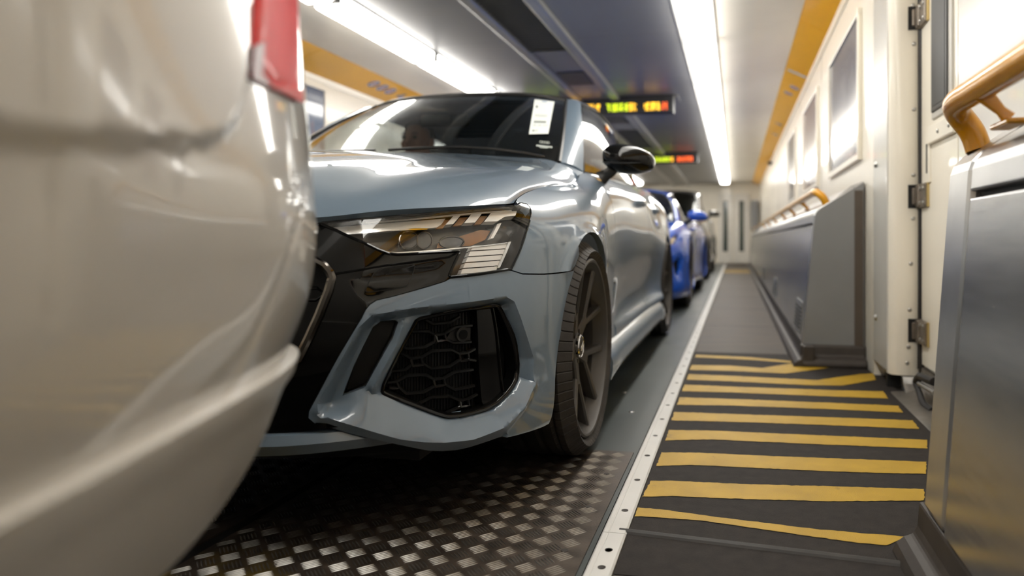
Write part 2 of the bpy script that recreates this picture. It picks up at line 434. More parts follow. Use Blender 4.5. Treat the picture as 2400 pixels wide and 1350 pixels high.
# white edge strips with countersunk holes, one per length
strip_breaks = [-6.0, -4.5, -2.48, -.02, 1.47, 3.98, 6.5, 9.0, 11.5, 14.0, 16.5, 18.75]
def edge_strip(xa, xb, ya, yb):
    s_ = 1 if xb > xa else -1
    o = MB().prism([(xa, -.03), (xa, .004), (xa+s_*.004, .0075), (xa+s_*.013, .0075), (xa+s_*.015, .006), (xa+s_*.017, .0075), (xb-s_*.004, .0075), (xb, .004), (xb, -.03)], 1, ya+.001, yb-.001).build('edge_strip', M_STRIPW, floor, smooth=False)
    return o
hole_me = None
holes_y = [1.595+.2085*k for k in range(-14, 40)] + [1.31, 1.385]
for a, b in zip(strip_breaks[:-1], strip_breaks[1:]):
    o = edge_strip(-.288, -.234, a, b); edge_strip(-2.602, -2.656, a, b)
    for hy in holes_y:
        if a+.02 < hy < b-.02 and -1 < hy < 8:
            if hole_me is None:
                h = MB().lathe([(0, .0), (.0072, .0), (.0082, .0004)], 2, 16).build('screw_hole', M_HOLE, o); hole_me = h.data; h.location = (-.257, hy, .0077)
            else:
                h = bpy.data.objects.new('screw_hole', hole_me); COL.objects.link(h); h.parent = o; h.location = (-.257, hy, .0077)
# yellow floor stripes
def zf(*p): return [(1300+x/2.18182, 780+y/2.18182) for x, y in p]
STR = [zf((418,893),(560,905),(850,945),(1300,1000),(1600,1028),(1800,1042),(1700,1087),(1500,1068),(1100,1010),(750,960),(412,938)),
 zf((490,757),(600,757),(1000,775),(1400,785),(1890,800),(1888,858),(1400,862),(900,848),(600,835),(450,838)),
 zf((545,612),(700,612),(1100,630),(1500,645),(1900,660),(1898,722),(1500,712),(1100,695),(700,675),(520,682)),
 zf((585,497),(800,500),(1300,522),(1905,548),(1903,592),(1300,568),(800,545),(565,550)),
 zf((612,405),(900,415),(1400,432),(1830,448),(1865,492),(1400,472),(900,455),(595,448)),
 zf((640,330),(900,338),(1400,358),(1755,373),(1782,408),(1400,390),(900,372),(625,368)),
 zf((665,265),(900,275),(1400,293),(1680,300),(1705,336),(1400,325),(900,305),(650,298)),
 zf((685,212),(900,220),(1200,235),(1340,242),(1560,212),(1630,208),(1642,240),(1470,270),(1300,268),(900,248),(675,240)),
 zf((700,165),(900,168),(1060,180),(1200,158),(1430,175),(1180,208),(900,195),(690,190)),
 zf((722,112),(1000,125),(1250,148),(1240,156),(1000,138),(715,125))]
for s_ in STR:
    P = np.array([at_z(u, v, .003)[:2] for u, v in s_]); P = dens(P, .012)
    P = P + rng.normal(0, .0011, P.shape); P[:,0] = np.maximum(P[:,0], -.231)
    V, F = tri_region(P, (), .05); n = len(V)
    f = [tuple(q) if np.cross(V[q[1]]-V[q[0]], V[q[2]]-V[q[0]]) > 0 else tuple(q[::-1]) for q in F]
    nb = len(P); side = [(i, (i+1) % n, n+(i+1) % n, n+i) for i in range(0)]
    o = mk('floor_stripe', [(x, y, .0034) for x, y in V], f, M_STRIPEY, floor, smooth=False)
for k, ya in enumerate((13.6, 13.95, 14.3, 14.65)):
    MB().box(-.22, .33, ya, ya+.17, .0021, .0034).build('floor_stripe', M_STRIPEY, floor, smooth=False)
# tread plates
def tread_mat():
    m = mat('tread_plate_metal', (.082,.064,.051), .42, metal=.55, var=.35, vscale=16, rvar=.12, bump=.2, bscale=200)
    nt = m.node_tree; b = nt.nodes['Principled BSDF']; tc = nt.nodes.new('ShaderNodeTexCoord'); sp = nt.nodes.new('ShaderNodeSeparateXYZ')
    nt.links.new(tc.outputs['Object'], sp.inputs[0])
    n = nt.nodes.new('ShaderNodeTexNoise'); n.inputs['Scale'].default_value = 7; n.inputs['Detail'].default_value = 6; nt.links.new(tc.outputs['Object'], n.inputs['Vector'])
    g1 = nt.nodes.new('ShaderNodeMapRange'); g1.inputs['From Min'].default_value = -.62; g1.inputs['From Max'].default_value = -1.0
    nt.links.new(sp.outputs['X'], g1.inputs['Value'])
    g2 = nt.nodes.new('ShaderNodeMapRange'); g2.inputs['From Min'].default_value = 1.30; g2.inputs['From Max'].default_value = 1.12
    nt.links.new(sp.outputs['Y'], g2.inputs['Value'])
    mu = nt.nodes.new('ShaderNodeMath'); mu.operation = 'MULTIPLY'; nt.links.new(g1.outputs[0], mu.inputs[0]); nt.links.new(g2.outputs[0], mu.inputs[1])
    ad = nt.nodes.new('ShaderNodeMath'); ad.operation = 'MULTIPLY'; nt.links.new(mu.outputs[0], ad.inputs[0])
    rr = nt.nodes.new('ShaderNodeMapRange'); rr.inputs['From Min'].default_value = .45; rr.inputs['From Max'].default_value = .58; nt.links.new(n.outputs['Fac'], rr.inputs['Value']); nt.links.new(rr.outputs[0], ad.inputs[1])
    old = b.inputs['Base Color'].links[0].from_socket
    mx = nt.nodes.new('ShaderNodeMixRGB'); mx.inputs[2].default_value = (.30,.20,.02,1)
    nt.links.new(ad.outputs[0], mx.inputs[0]); nt.links.new(old, mx.inputs[1]); nt.links.new(mx.outputs[0], b.inputs['Base Color'])
    return m
M_TREAD = tread_mat()
M_BAR = mat('tread_bar_polished', (.30,.29,.27), .34, metal=.9, var=.25, vscale=12, rvar=.08)
def bars(x0, x1, y0, y1, per=.0604):
    V = []; F = []
    L, Wd, H = .0182, .00165, .0011
    base = np.array([(-L,0,0),(-L*.45,-Wd,0),(L*.45,-Wd,0),(L,0,0),(L*.45,Wd,0),(-L*.45,Wd,0),(-L*.6,0,H),(L*.6,0,H)])
    ff = [(0,1,6),(1,2,7,6),(2,3,7),(3,4,7),(4,5,6,7),(5,0,6)]
    nx = int((x1-x0)/(per/2)); ny = int((y1-y0)/(per/2)); c_, s_ = math.cos(math.pi/4), math.sin(math.pi/4)
    for i in range(nx):
        for j in range(ny):
            if (i+j) % 2: continue
            cx, cy = x0+(i+.5)*per/2, y0+(j+.5)*per/2
            a = (i % 2 == 0); dx, dy = (c_, s_) if a else (c_, -s_)      # bar direction
            for k in range(-2, 3):
                ox, oy = cx - dy*k*.0070 , cy + dx*k*.0070
                if not (x0+.012 < ox < x1-.012 and y0+.012 < oy < y1-.012): continue
                n = len(V)
                for p in base: V.append((ox+dx*p[0]-dy*p[1], oy+dy*p[0]+dx*p[1], .004+p[2]))
                F.extend([tuple(q+n for q in f) for f in ff])
    return V, F
for xa, xb, ya, yb in ((-1.085, -.303, .55, 2.05), (-1.9, -1.118, .55, 2.05)):
    pl = MB().box(xa, xb, ya, yb, -.02, .004).build('tread_plate', M_TREAD, floor, smooth=False)
    V, F = bars(xa, xb, ya, yb); b = mk('tread_bars', V, F, M_BAR, pl, True, 30); tag(b, kind='stuff')
    for bx in (xa+.05, xb-.045):
        for by in np.arange(ya+.12, yb, .235):
            MB().lathe([(0, .0052), (.0075, .0052), (.0085, .004)], 2, 14, (bx, by, 0)).build('plate_screw', M_HOLE, pl)
MB().box(-1.116, -1.087, .55, 2.05, -.03, .001).build('plate_gap', M_BLACK, floor, smooth=False)
for q in ((1487,1137),(1480,965),(1462,920)):
    pp = at_z(*q); MB().lathe([(0,.003),(.008,.0025),(.011,0)], 2, 14, (pp[0], pp[1], 0)).build('deck_rivet', M_STEEL, floor)

# ---- right wall
wr = struct(MB().box(XW, XW+.05, 3.43, Y1, 0, 2.10).build('wall_right', M_CREAM, smooth=False))
struct(MB().box(XD, XD+.05, Y0, 3.14, .0, 2.16).build('wall_right_near', M_CREAM, smooth=False))
for k, ya in enumerate(np.arange(5.45, 18, 1.75)): MB().box(XW-.002, XW, ya, ya+.008, .95, 2.10).build('wall_joint', M_TRIMG, wr, smooth=False)
# left wall
wl = struct(MB().box(XWL-.05, XWL, Y0, Y1, 0, 2.07).build('wall_left', M_CREAM, smooth=False))
for ya in np.arange(1.5, 18, 1.75): MB().box(XWL, XWL+.002, ya, ya+.008, .95, 2.07).build('wall_joint', M_TRIMG, wl, smooth=False)
# end walls
we = struct(MB().box(XWL-.1, .9, YEND, YEND+.06, 0, 2.3).build('wall_end', M_CREAM, smooth=False))
struct(MB().box(XWL-.1, .9, Y0-.06, Y0, 0, 2.3).build('wall_back', M_CREAM, smooth=False))

# ---- ceiling
ceil = struct(MB().box(XWL-.1, .9, Y0, Y1, 2.27, 2.31).build('ceiling', M_DARKGR, smooth=False))
seams = [Y0] + list(np.arange(-4.8, 18.0, 1.4)) + [Y1]
def strip_panels(name, prof, m, n=1, gap=.006):
    """prof: two (x,z) points; one slab per bay"""
    (xa, za), (xb, zb) = prof
    for a, b in zip(seams[::n], seams[n::n]):
        v = [(xa,a+gap,za),(xb,a+gap,zb),(xb,b,zb),(xa,b,za)]; v += [(x,y,z+.02) for x,y,z in v]
        mk(name, v, [(0,3,2,1),(4,5,6,7),(0,1,5,4),(1,2,6,5),(2,3,7,6),(3,0,4,7)], m, ceil, False)
strip_panels('pale_ceiling_panel', ((-.15, 2.175), (.447, 2.205)), M_PANELW)
strip_panels('yellow_band_panel', ((.450, 2.205), (.648, 2.108)), M_YEL, 2)
strip_panels('pale_ceiling_panel', ((-3.27, 2.185), (-2.61, 2.175)), M_PANELW)
strip_panels('yellow_band_panel', ((-3.595, 2.075), (-3.275, 2.183)), M_YEL, 2)
strip_panels('grey_ceiling_panel', ((-1.205, 2.165), (-.405, 2.165)), M_CEIL)
strip_panels('grey_ceiling_panel', ((-2.38, 2.165), (-1.69, 2.165)), M_CEIL)
for x0, x1 in ((-.148,-.138),(-.404,-.394),(-2.388,-2.378),(-2.612,-2.602)):
    MB().box(x0, x1, Y0, Y1, 2.155, 2.185).build('lamp_trim', M_TRIMG, ceil, smooth=False)
MB().prism([(.644,2.06),(.655,2.06),(.655,2.112),(.640,2.112)], 1, 3.43, Y1).build('band_moulding', M_CREAM, ceil, smooth=False)
MB().prism([(-3.6,2.03),(-3.588,2.03),(-3.582,2.08),(-3.6,2.08)], 1, Y0, Y1).build('band_moulding', M_CREAM, ceil, smooth=False)
# centre duct with rails and grille slats
MB().box(-1.68, -1.21, Y0, Y1, 2.19, 2.21).build('duct_pan', M_DARKGR, ceil, smooth=False)
for x0, x1 in ((-1.69,-1.60),(-1.295,-1.205)):
    MB().prism([(x0,2.20),(x0,2.128),(x0+.02,2.122),(x1-.02,2.122),(x1,2.128),(x1,2.20)], 1, Y0, Y1).build('duct_rail', M_TRIMG, ceil, smooth=False)
slat = None
for ys, ye in ((3.4, 5.2), (9.2, 11.0), (-2.2, -.4)):
    for y in np.arange(ys, ye, .055):
        if slat is None:
            o = MB().prism([(0,0),(.006,0),(.028,.03),(.022,.03)], 0, -1.60, -1.295).build('duct_slat', M_TRIMG, ceil, smooth=False); slat = o.data
        else:
            o = bpy.data.objects.new('duct_slat', slat); COL.objects.link(o); o.parent = ceil
        o.location = (0, y, 2.137)
for ya, yb in ((5.24, 7.4), (7.44, 9.15), (11.05, 13.5), (13.54, 18.7), (-.35, 3.36)):
    MB().box(-1.60, -1.295, ya, yb, 2.14, 2.15).build('duct_cover', M_CEIL, ceil, smooth=False)
for ya in (5.9, 8.1):
    MB().box(-1.57, -1.325, ya, ya+.5, 2.132, 2.14).build('vent_plate', M_DARKGR, ceil, smooth=False)

# ---- fluorescent diffusers, one thing per length
M_LAMP = mat('lit_diffuser', (.9,.9,.86), .4, emit=(1.0,.965,.895), estr=LAMP, var=.01)
def lamp(x0, x1, ya, yb, side):
    r = empty('ceiling_light', ((x0+x1)/2, (ya+yb)/2, 2.15), 'lit fluorescent ceiling diffuser in the bright row beside the ' + side, 'ceiling light', 'fluorescent diffusers beside the '+side)
    xm, ym = (x0+x1)/2, (ya+yb)/2; hx, hy = (x1-x0)/2-.008, (yb-ya)/2-.008
    prof = [(-hx,.03),(-hx+.004,-.045),(-hx+.022,-.064),(hx-.022,-.064),(hx-.004,-.045),(hx,.03)]
    MB().prism(prof, 1, -hy+.02, hy-.02).build('diffuser', M_LAMP, r, smooth=False)
    for s_ in (-1, 1):
        MB().box(-hx+.003, hx-.003, s_*hy-.012, s_*hy+.006, -.045, .03).build('end_cap', M_TRIMG, r, smooth=False)
for a in np.arange(-5.95, 17.6, 1.4):
    lamp(-.378, -.144, a, a+1.392, 'walkway panels'); lamp(-2.60, -2.39, a, a+1.36, 'yellow-banded far wall')

# ---- signs on the yellow bands
M_ICONW = mat('sign_white', (.85,.84,.82), .4); M_ICONB = mat('sign_blue', (.06,.09,.30), .4); M_ICONR = mat('sign_red', (.6,.05,.04), .4); M_ICONG = mat('sign_grey', (.62,.61,.58), .4)
bandL = (np.array((-3.595,0,2.075)), np.array((-3.275,0,2.183))); bandR = (np.array((.648,0,2.108)), np.array((.450,0,2.205)))
def band_frame(B):
    e = B[1]-B[0]; e /= np.linalg.norm(e); n = np.cross((0,1,0), e); n = n if n[2] < 0 else -n; return e, n
def icon(u, v, B, kind, size, label, grp=None):
    e, n = band_frame(B); p = at_plane(u, v, B[0], n) + n*.001
    r = empty('warning_sign' if kind != 'plate' else 'name_plate', p, label, 'sign', grp); yv = np.array((0,1,0.))
    def flat(pts, th0, th1, nm, m):
        k = len(pts); V = [a*yv+b*e+n*th0 for a, b in pts]+[a*yv+b*e+n*th1 for a, b in pts]
        MB().add(V, [tuple(range(k)), tuple(range(k, 2*k))[::-1]]+[(i, (i+1) % k, k+(i+1) % k, k+i) for i in range(k)]).build(nm, m, r, smooth=False)
    circ = lambda R, k=24: [(R*math.cos(t), R*math.sin(t)) for t in np.linspace(0, 2*math.pi, k, endpoint=False)]
    if kind == 'ban':
        flat(circ(size), 0, .002, 'sign_disc', M_ICONW); mb = MB(); mb.tube([a*yv+b*e+n*.003 for a, b in circ(size*.8)], size*.1, 6, True); mb.build('sign_ring', M_ICONB, r)
        flat([(-size*.6,-size*.12),(-size*.5,-size*.25),(size*.6,size*.12),(size*.5,size*.25)], .002, .004, 'sign_bar', M_ICONR)
    elif kind == 'tri':
        flat([(-size,-size*.8),(size,-size*.8),(0,size)], 0, .002, 'sign_triangle', M_ICONB)
        flat([(-size*.15,-size*.5),(size*.15,-size*.5),(size*.1,size*.4),(-size*.1,size*.4)], .002, .004, 'sign_mark', M_ICONW)
    else:
        flat([(-size*.35,-size*.9),(size*.35,-size*.9),(size*.35,size*.9),(-size*.35,size*.9)], 0, .002, 'plate', M_ICONG)
for u, v in ((876,196),(896,205),(915,213)): icon(u, v, bandL, 'ban', .062, 'round white prohibition sign on the far yellow band', 'round signs on the far yellow band')
icon(942, 224, bandL, 'tri', .055, 'dark blue triangular warning sign on the far yellow band')
icon(1868, 172, bandR, 'plate', .10, 'grey name plate across the yellow band above the posters')
for u, v, k in ((1862,205,'ban'),(1848,218,'ban')): icon(u, v, bandR, k, .05, 'round white sign on the yellow band above the posters', 'round signs above the posters')
for u, v in ((1824,290),(1815,314)): icon(u, v, bandR, 'tri', .06, 'blue triangular sign on the yellow band beyond the posters', 'triangular signs beyond the posters')
icon(694, 92, bandL, 'plate', .10, 'grey plate on the far yellow band beside the van tail lamp')

# ---- hanging message displays
M_DSP = mat('display_box', (.03,.03,.032), .35); M_LO = mat('led_orange', (.4,.2,.02), emit=(1,.52,.03), estr=1.6); M_LY = mat('led_yellow_green', (.3,.4,.02), emit=(.75,.95,.02), estr=1.0); M_LR = mat('led_red', (.5,.05,.02), emit=(1,.13,.02), estr=1.3)
def display(yc, zc_, label, pal, dim):
    r = empty('message_display', (XM, yc, 2.165), label, 'display')
    MB().box(-.82, .82, -.06, .06, zc_-2.165-.075, .0, .01).build('display_case', M_DSP, r, smooth=False)
    MB().box(-.86, .86, -.02, .30, -.012, .002).build('mounting_panel', M_CEIL, r, smooth=False)
    px_ = .0115; cols = int(1.58/px_); groups = {}
    x = 0; ch = 0
    while x < cols-5:
        wv = random.choice((3,4,5,5)); m = pal((x+2)/cols)
        if ch % 7 != 6:
            for i in range(wv):
                full = random.random() < .45
                for j in range(7):
                    if full or random.random() < .42: groups.setdefault(m, []).append((x+i, j))
        x += wv+1; ch += 1
    for m, L in groups.items():
        mb = MB()
        for i, j in L:
            xx = -.79+i*px_; z = zc_-2.165-.045+j*px_*1.05; mb.add([(xx,-.0615,z),(xx+px_*.85,-.0615,z),(xx+px_*.85,-.0615,z+px_*.85),(xx,-.0615,z+px_*.85)], [(0,1,2,3)])
        tag(mb.build('led_row', MATS[m], r, smooth=False, recalc=False), kind='stuff')
display(7.17, 2.05, 'dark hanging message display with yellow and orange lights above the grey-blue car', lambda f: 'led_yellow_green' if .56 < f < .72 or f < .3 else ('led_red' if f > .95 else 'led_orange'), 1)
display(11.9, 2.05, 'dark hanging message display with green and red lights above the blue car', lambda f: 'led_yellow_green' if f < .72 else ('led_red' if f > .8 else 'led_orange'), 1)

# ---- posters
def poster_mat(name, a, b, c):
    m = mat(name, a, .12, coat=.6, var=.02); nt = m.node_tree; bs = nt.nodes['Principled BSDF']
    tc = nt.nodes.new('ShaderNodeTexCoord'); n = nt.nodes.new('ShaderNodeTexNoise'); n.inputs['Scale'].default_value = 2.2; n.inputs['Detail'].default_value = 3; nt.links.new(tc.outputs['Object'], n.inputs['Vector'])
    r = nt.nodes.new('ShaderNodeValToRGB'); r.color_ramp.elements[0].position = .38; r.color_ramp.elements[1].position = .62
    r.color_ramp.elements[0].color = (*a, 1); r.color_ramp.elements[1].color = (*c, 1); e = r.color_ramp.elements.new(.5); e.color = (*b, 1)
    nt.links.new(n.outputs['Fac'], r.inputs['Fac']); nt.links.new(r.outputs[0], bs.inputs['Base Color']); return m
PM = [poster_mat('poster_slate', (.10,.11,.15), (.22,.23,.27), (.40,.37,.36)), poster_mat('poster_rose', (.28,.20,.20), (.42,.34,.33), (.55,.50,.47)), poster_mat('poster_navy', (.06,.08,.14), (.16,.2,.28), (.45,.22,.15))]
def poster(X, s_, ya, yb, za, zb, m, label):
    r = empty('framed_poster', (X, (ya+yb)/2, za), label, 'poster'); h = (yb-ya)/2; H = zb-za; t = .035
    for nm, a in (('frame_rail', (-h, h, 0, t)), ('frame_rail', (-h, h, H-t, H)), ('frame_stile', (-h, -h+t, t, H-t)), ('frame_stile', (h-t, h, t, H-t))):
        MB().box(*sorted((0, s_*.022)), a[0], a[1], a[2], a[3]).build(nm, M_CREAM, r, smooth=False, bevel=.004)
    MB().box(*sorted((0, s_*.010)), -h+t, h-t, t, H-t).build('print', m, r, smooth=False)
poster(XW, -1, 3.75, 4.93, 1.07, 1.87, PM[0], 'slate grey poster in a cream frame nearest the hinged door')
poster(XW, -1, 5.6, 6.75, 1.07, 1.87, PM[1], 'rose grey poster in a cream frame, second from the hinged door')
poster(XW, -1, 7.6, 8.7, 1.07, 1.87, PM[0], 'slate grey poster in a cream frame, third from the hinged door')
poster(XWL, 1, 4.75, 5.55, 1.25, 2.0, PM[2], 'navy poster with an orange streak on the far wall behind the cars')
poster(XWL, 1, 7.2, 8.2, 1.2, 1.9, PM[0], 'slate poster on the far wall beyond the grey-blue car')

# ---- wall cabinets, skirting and handrails
def cab_profile(b, t): return [(b, .11), (t, .775), (t+.006, .792), (t+.024, .812), (XW-.006, .945), (XW-.006, .10)]
def cabinet(b, t, ya, yb, near, label):
    r = empty('wall_cabinet', ((b+t)/2, (ya+yb)/2, 0), label, 'cabinet'); ox, oy = (b+t)/2, (ya+yb)/2
    prof = [(x-ox, z) for x, z in cab_profile(b, t)]
    sl = lambda z: b+(t-b)*(z-.11)/(.775-.11)-ox
    zs0, zs1 = .722, .736                                 # shadow slot height
    y0, y1 = ya-oy, yb-oy; end = .13
    endy = (y1-end, y1) if near else (y0, y0+.055)
    MB().prism([(sl(.11)+.02,.115),(sl(.775)+.02,.77),(XW-.05-ox,.92),(XW-.05-ox,.115)], 1, y0+.01, y1-.01).build('carcass', M_BLACK, r, smooth=False)
    # end post with the full profile
    MB().prism(prof, 1, *endy).build('end_post', M_STEELH if near else M_STEELH, r, smooth=False, bevel=.012 if near else .006)
    if not near: MB().prism([(x*.985+.002, z-.004) for x, z in prof], 1, y0-.003, y0+.002).build('end_panel', M_GREYP, r, smooth=False); MB().box(XW-.055-ox, XW-.012-ox, y0-.0045, y0+.002, .105, .90).build('end_filler', mat('filler_brown', (.085,.068,.055), .45), r, smooth=False)
    ra, rb = (y0, endy[0]-.006) if near else (endy[1]+.004, y1)
    # continuous cap
    MB().prism([(sl(zs1),zs1),(sl(.775),.775),(sl(.775)+.006,.792),(sl(.775)+.024,.812),(XW-.010-ox,.943),(XW-.06-ox,.925),(sl(.775)+.03,.78),(sl(zs1)+.03,zs1)], 1, ra, rb).build('cap_rail', M_STEELH, r, smooth=False, bevel=.004)
    step = 1.15; y = rb if near else ra
    while (y > ra+.02) if near else (y < rb-.02):
        a, c = ((max(ra, y-step), y) if near else (y, min(rb, y+step)))
        MB().prism([(sl(.11),.11),(sl(zs0),zs0),(sl(zs0)+.02,zs0),(sl(.11)+.02,.11)], 1, a+.002, c-.002).build('front_panel', M_STEEL, r, smooth=False, bevel=.003)
        y = a if near else c
    if not near:
        for yv in (y0+.32, y0+2.6, y0+5):
            vt = MB().prism([(sl(.14)-.004,.14),(sl(.31)-.004,.31),(sl(.31)+.01,.31),(sl(.14)+.01,.14)], 1, yv-.17, yv+.17).build('vent', M_GREYP, r, smooth=False)
            for k in range(6):
                z = .165+k*.021; MB().prism([(sl(z)-.008,z),(sl(z)-.006,z+.009),(sl(z)+.004,z+.009),(sl(z)+.004,z)], 1, yv-.15, yv+.15).build('vent_slot', M_BLACK, vt, smooth=False)
    return r
cabinet(.342, .404, 3.65, 17.6, False, 'long brushed steel wall cabinet with grey end panel beyond the hinged door')
cabinet(.372, .420, -3.6, 1.46, True, 'brushed steel wall cabinet with black slot, before the hinged door')
def skirt(ya, yb, b, ends, nm):
    prof = [(b-.055,0),(b-.045,.022),(b-.03,.035),(b-.012,.042),(b-.004,.06),(b+.0,.108),(b+.05,.108),(b+.05,0)]
    o = MB().prism(prof, 1, ya, yb); 
    return o.build('trim_'+nm, M_SKIRT, smooth=False, bevel=.006)
struct(skirt(3.58, 17.6, .345, 1, '1')); struct(skirt(-3.6, 1.50, .374, 1, '2'))
struct(MB().prism([(3.575,0),(3.572,.022),(3.585,.040),(3.605,.046),(3.625,.05),(3.63,.108),(3.70,.108),(3.70,0)], 0, .335, .655).build('trim_3', M_SKIRT, smooth=False, bevel=.012))
def bend(pts, k=5):
    return list(spline(pts, k*len(pts)))
def handrail(xr, zr, ya, yb, endsgn, ybr, label):
    """rail along y, curling down to the cap at the end on side endsgn"""
    r = empty('handrail', (xr, ya if endsgn < 0 else yb, .85), label, 'handrail'); O = np.array(r.location)
    e = ya if endsgn < 0 else yb; o_ = yb if endsgn < 0 else ya; s_ = endsgn
    curl = [(xr, e-s_*.10, zr), (xr, e-s_*.03, zr), (xr+.006, e+s_*.005, zr-.004), (xr+.022, e+s_*.03, zr-.018), (xr+.043, e+s_*.035, zr-.045), (xr+.055, e+s_*.03, zr-.085)]
    pts = [np.array((xr, o_, zr))-O] + [np.array(p)-O for p in bend(curl, 4)]
    MB().tube(pts, .0235 if s_ > 0 else .021, 16).build('rail', M_RAILY, r)
    for y in ybr:
        v = np.array((xr, y, zr-.01))-O; w_ = np.array((xr+.042, y, .850))-O
        MB().tube([v, v*.3+w_*.7, w_], [.016, .009, .013], 8, sx=.5).build('bracket', M_RAILY, r)
        MB().box(w_[0]-.018, w_[0]+.018, w_[1]-.04, w_[1]+.04, w_[2]-.014, w_[2]-.004).build('bracket_foot', M_RAILY, r, smooth=False, bevel=.004)
handrail(.408, .905, -3.2, 1.39, 1, (1.235, -.2), 'yellow handrail over the cabinet with the black slot')
handrail(.425, .905, 3.80, 17.0, -1, (4.6, 5.6, 6.6, 8, 9.5, 11), 'long yellow handrail over the cabinet below the posters')

# ---- hinged door bay
jamb = struct(MB().box(XW-.004, XW+.05, 3.13, 3.43, .075, 2.12).build('door_jamb', mat('jamb_pale_grey', (.62,.61,.57), .22, coat=.4, var=.03), smooth=False, bevel=.004))
for z in (1.0, .285): MB().lathe([(0,-.012),(.010,-.010),(.014,-.002),(.016,.0)], 0, 14, (XW-.004, 3.36, z)).build('lock_button', M_SCREW, jamb)
post = struct(MB().prism([(XW-.002, 3.14),(XW+.008, 3.105),(XW+.03, 3.092),(.768, 3.092),(.775, 3.10),(.775, 3.17),(XW, 3.17)], 2, .068, 2.16).build('door_post', M_CREAM, smooth=True, angle=60))
bolt_me = None
def bolts(lst, parent, nrm):
    global bolt_me
    for p in lst:
        o = MB().tube([np.array(p), np.array(p)+np.array(nrm)*.003, np.array(p)+np.array(nrm)*.0055], [.0085,.0085,.005], 10).build('bolt', M_SCREW, parent)
bolts([at_y(u-8, v, 3.092) for u, v in ((2148,13),(2150,103),(2150,256),(2149,410),(2148,512),(2143,618),(2140,726),(2137,813),(2134,851))], post, (0,-1,0))
dr = empty('hinged_door', (XD, 2.85, .07), 'cream hinged carriage door with black glazing gasket and iron hinges', 'door'); DO = np.array(dr.location)
def dbox(nm, m, x0, x1, y0, y1, z0, z1, bev=.003, par=dr): return MB().box(x0-DO[0], x1-DO[0], y0-DO[1], y1-DO[1], z0-DO[2], z1-DO[2]).build(nm, m, par, smooth=False, bevel=bev)
dbox('leaf', M_CREAM, XD-.012, XD+.005, 2.60, 3.075, .12, 2.15)
wn = dbox('window_frame', mat('window_reveal', (.50,.48,.44), .4), XD-.020, XD-.006, 2.64, 2.90, 1.125, 2.0, .004)
dbox('window_gasket', M_GASKET, XD-.026, XD-.010, 2.68, 2.885, 1.15, 1.97, .005)
dbox('glass', mat('dark_glass', (.014,.015,.017), .5), XD-.0275, XD-.02, 2.70, 2.865, 1.17, 1.95, .001)
dbox('sill_rail', M_CREAM, XD-.03, XD-.01, 2.60, 2.93, 1.03, 1.10, .005)
dbox('slot_plate', M_CREAM, XD-.018, XD-.01, 2.93, 3.02, .88, 1.08, .002); dbox('slot', M_BLACK, XD-.0195, XD-.017, 2.965, 2.98, .92, 1.04, 0)
g = [(.782,3.088,2.15),(.782,3.088,.9),(.781,3.086,.45),(.778,3.083,.22),(.776,3.08,.10)]
MB().tube([np.array(p)-DO for p in bend(g, 5)], .0145, 10).build('edge_seal', M_GASKET, dr)
bolts([at_x(2190, v, XD-.012)-DO for v in (8, 95, 185, 276)], dr, (-1,0,0)); bolts([at_x(u, v, XD-.03)-DO for u, v in ((2198,307),(2224,293))], dr, (-1,0,0))
for v in (40, 460, 776):
    z = at_y(2160, v, 3.08)[2]
    h = dbox('hinge', M_IRON, .755, .775, 3.045, 3.092, z-.048, z+.048, .006)
    dbox('hinge_leaf', M_IRON, XD-.028, XD-.008, 2.97, 3.06, z-.05, z+.05, .006, dr); dbox('hinge_shim', M_BRASS, XD-.02, XD-.010, 2.955, 2.972, z-.05, z+.05, .001, dr)
    dbox('hinge_recess', M_BLACK, .728, .772, 3.0895, 3.0935, z-.05, z+.05, 0, dr); dbox('hinge_arm', M_IRON, .742, .772, 3.078, 3.0915, z-.036, z+.036, .005, dr)
    MB().tube([np.array((.776,3.066,z-.052))-DO, np.array((.776,3.066,z+.052))-DO], .013, 10).build('hinge_pin', M_IRON, dr)
    for dy in (2.985, 3.035):
        for dz in (-.03, .03): bolts([np.array((XD-.028, dy, z+dz))-DO], dr, (-1,0,0))
side = struct(dbox('wall_service_panel', mat('service_panel_pale', (.72,.70,.66), .22, coat=.4, var=.03), XD-.012, XD+.004, 1.2, 2.59, .12, 2.15, .004, None)); side.location = DO
dbox('panel_latch', M_STEELH, XD-.02, XD-.01, 1.9, 1.94, 1.1, 1.25, .003, None).location = DO
lt = [o for o in COL.objects if o.name.startswith('panel_latch')][0]; lt.parent = side; lt.location = (0,0,0)
# sill below the door
sill = struct(MB().prism([(.645,0),(.652,.006),(.70,.010),(.745,.022),(.765,.05),(.772,.11),(.80,.11),(.80,-.02),(.645,-.02)], 1, 1.46, 3.05).build('door_sill', mat('sill_metal_worn', (.16,.145,.13), .38, metal=.6, var=.3, vscale=10), angle=40))
MB().prism([(.66,.0),(.70,.0),(.745,.02),(.765,.06),(.765,.30),(.66,.30)], 1, 3.17, 3.2).build('jamb_block', M_BLACK, sill, smooth=False)
MB().prism([(3.0,0.0),(3.06,0.0),(3.085,.03),(3.092,.066),(3.06,.066),(3.05,.04)], 0, .70, .775).build('sill_upstand', M_STEEL, sill, smooth=False)
ho = empty('cable_loop', (.75, 2.9, .05), 'black cable loop with a steel pipe end below the hinged door', 'cable'); HO = np.array(ho.location)
def hp(u, v, y): return at_y(u, v, y)-HO
MB().tube(bend([hp(2157,878,2.95), hp(2146,892,2.93), hp(2150,908,2.9), hp(2156,925,2.86), hp(2164,945,2.8), hp(2185,963,2.7)], 5), .012, 10).build('cable', M_RUBBER, ho)
MB().tube(bend([hp(2188,895,2.75), hp(2170,888,2.8), hp(2155,884,2.88), hp(2148,893,2.92)], 5), .016, 10).build('upper_cable', M_RUBBER, ho)
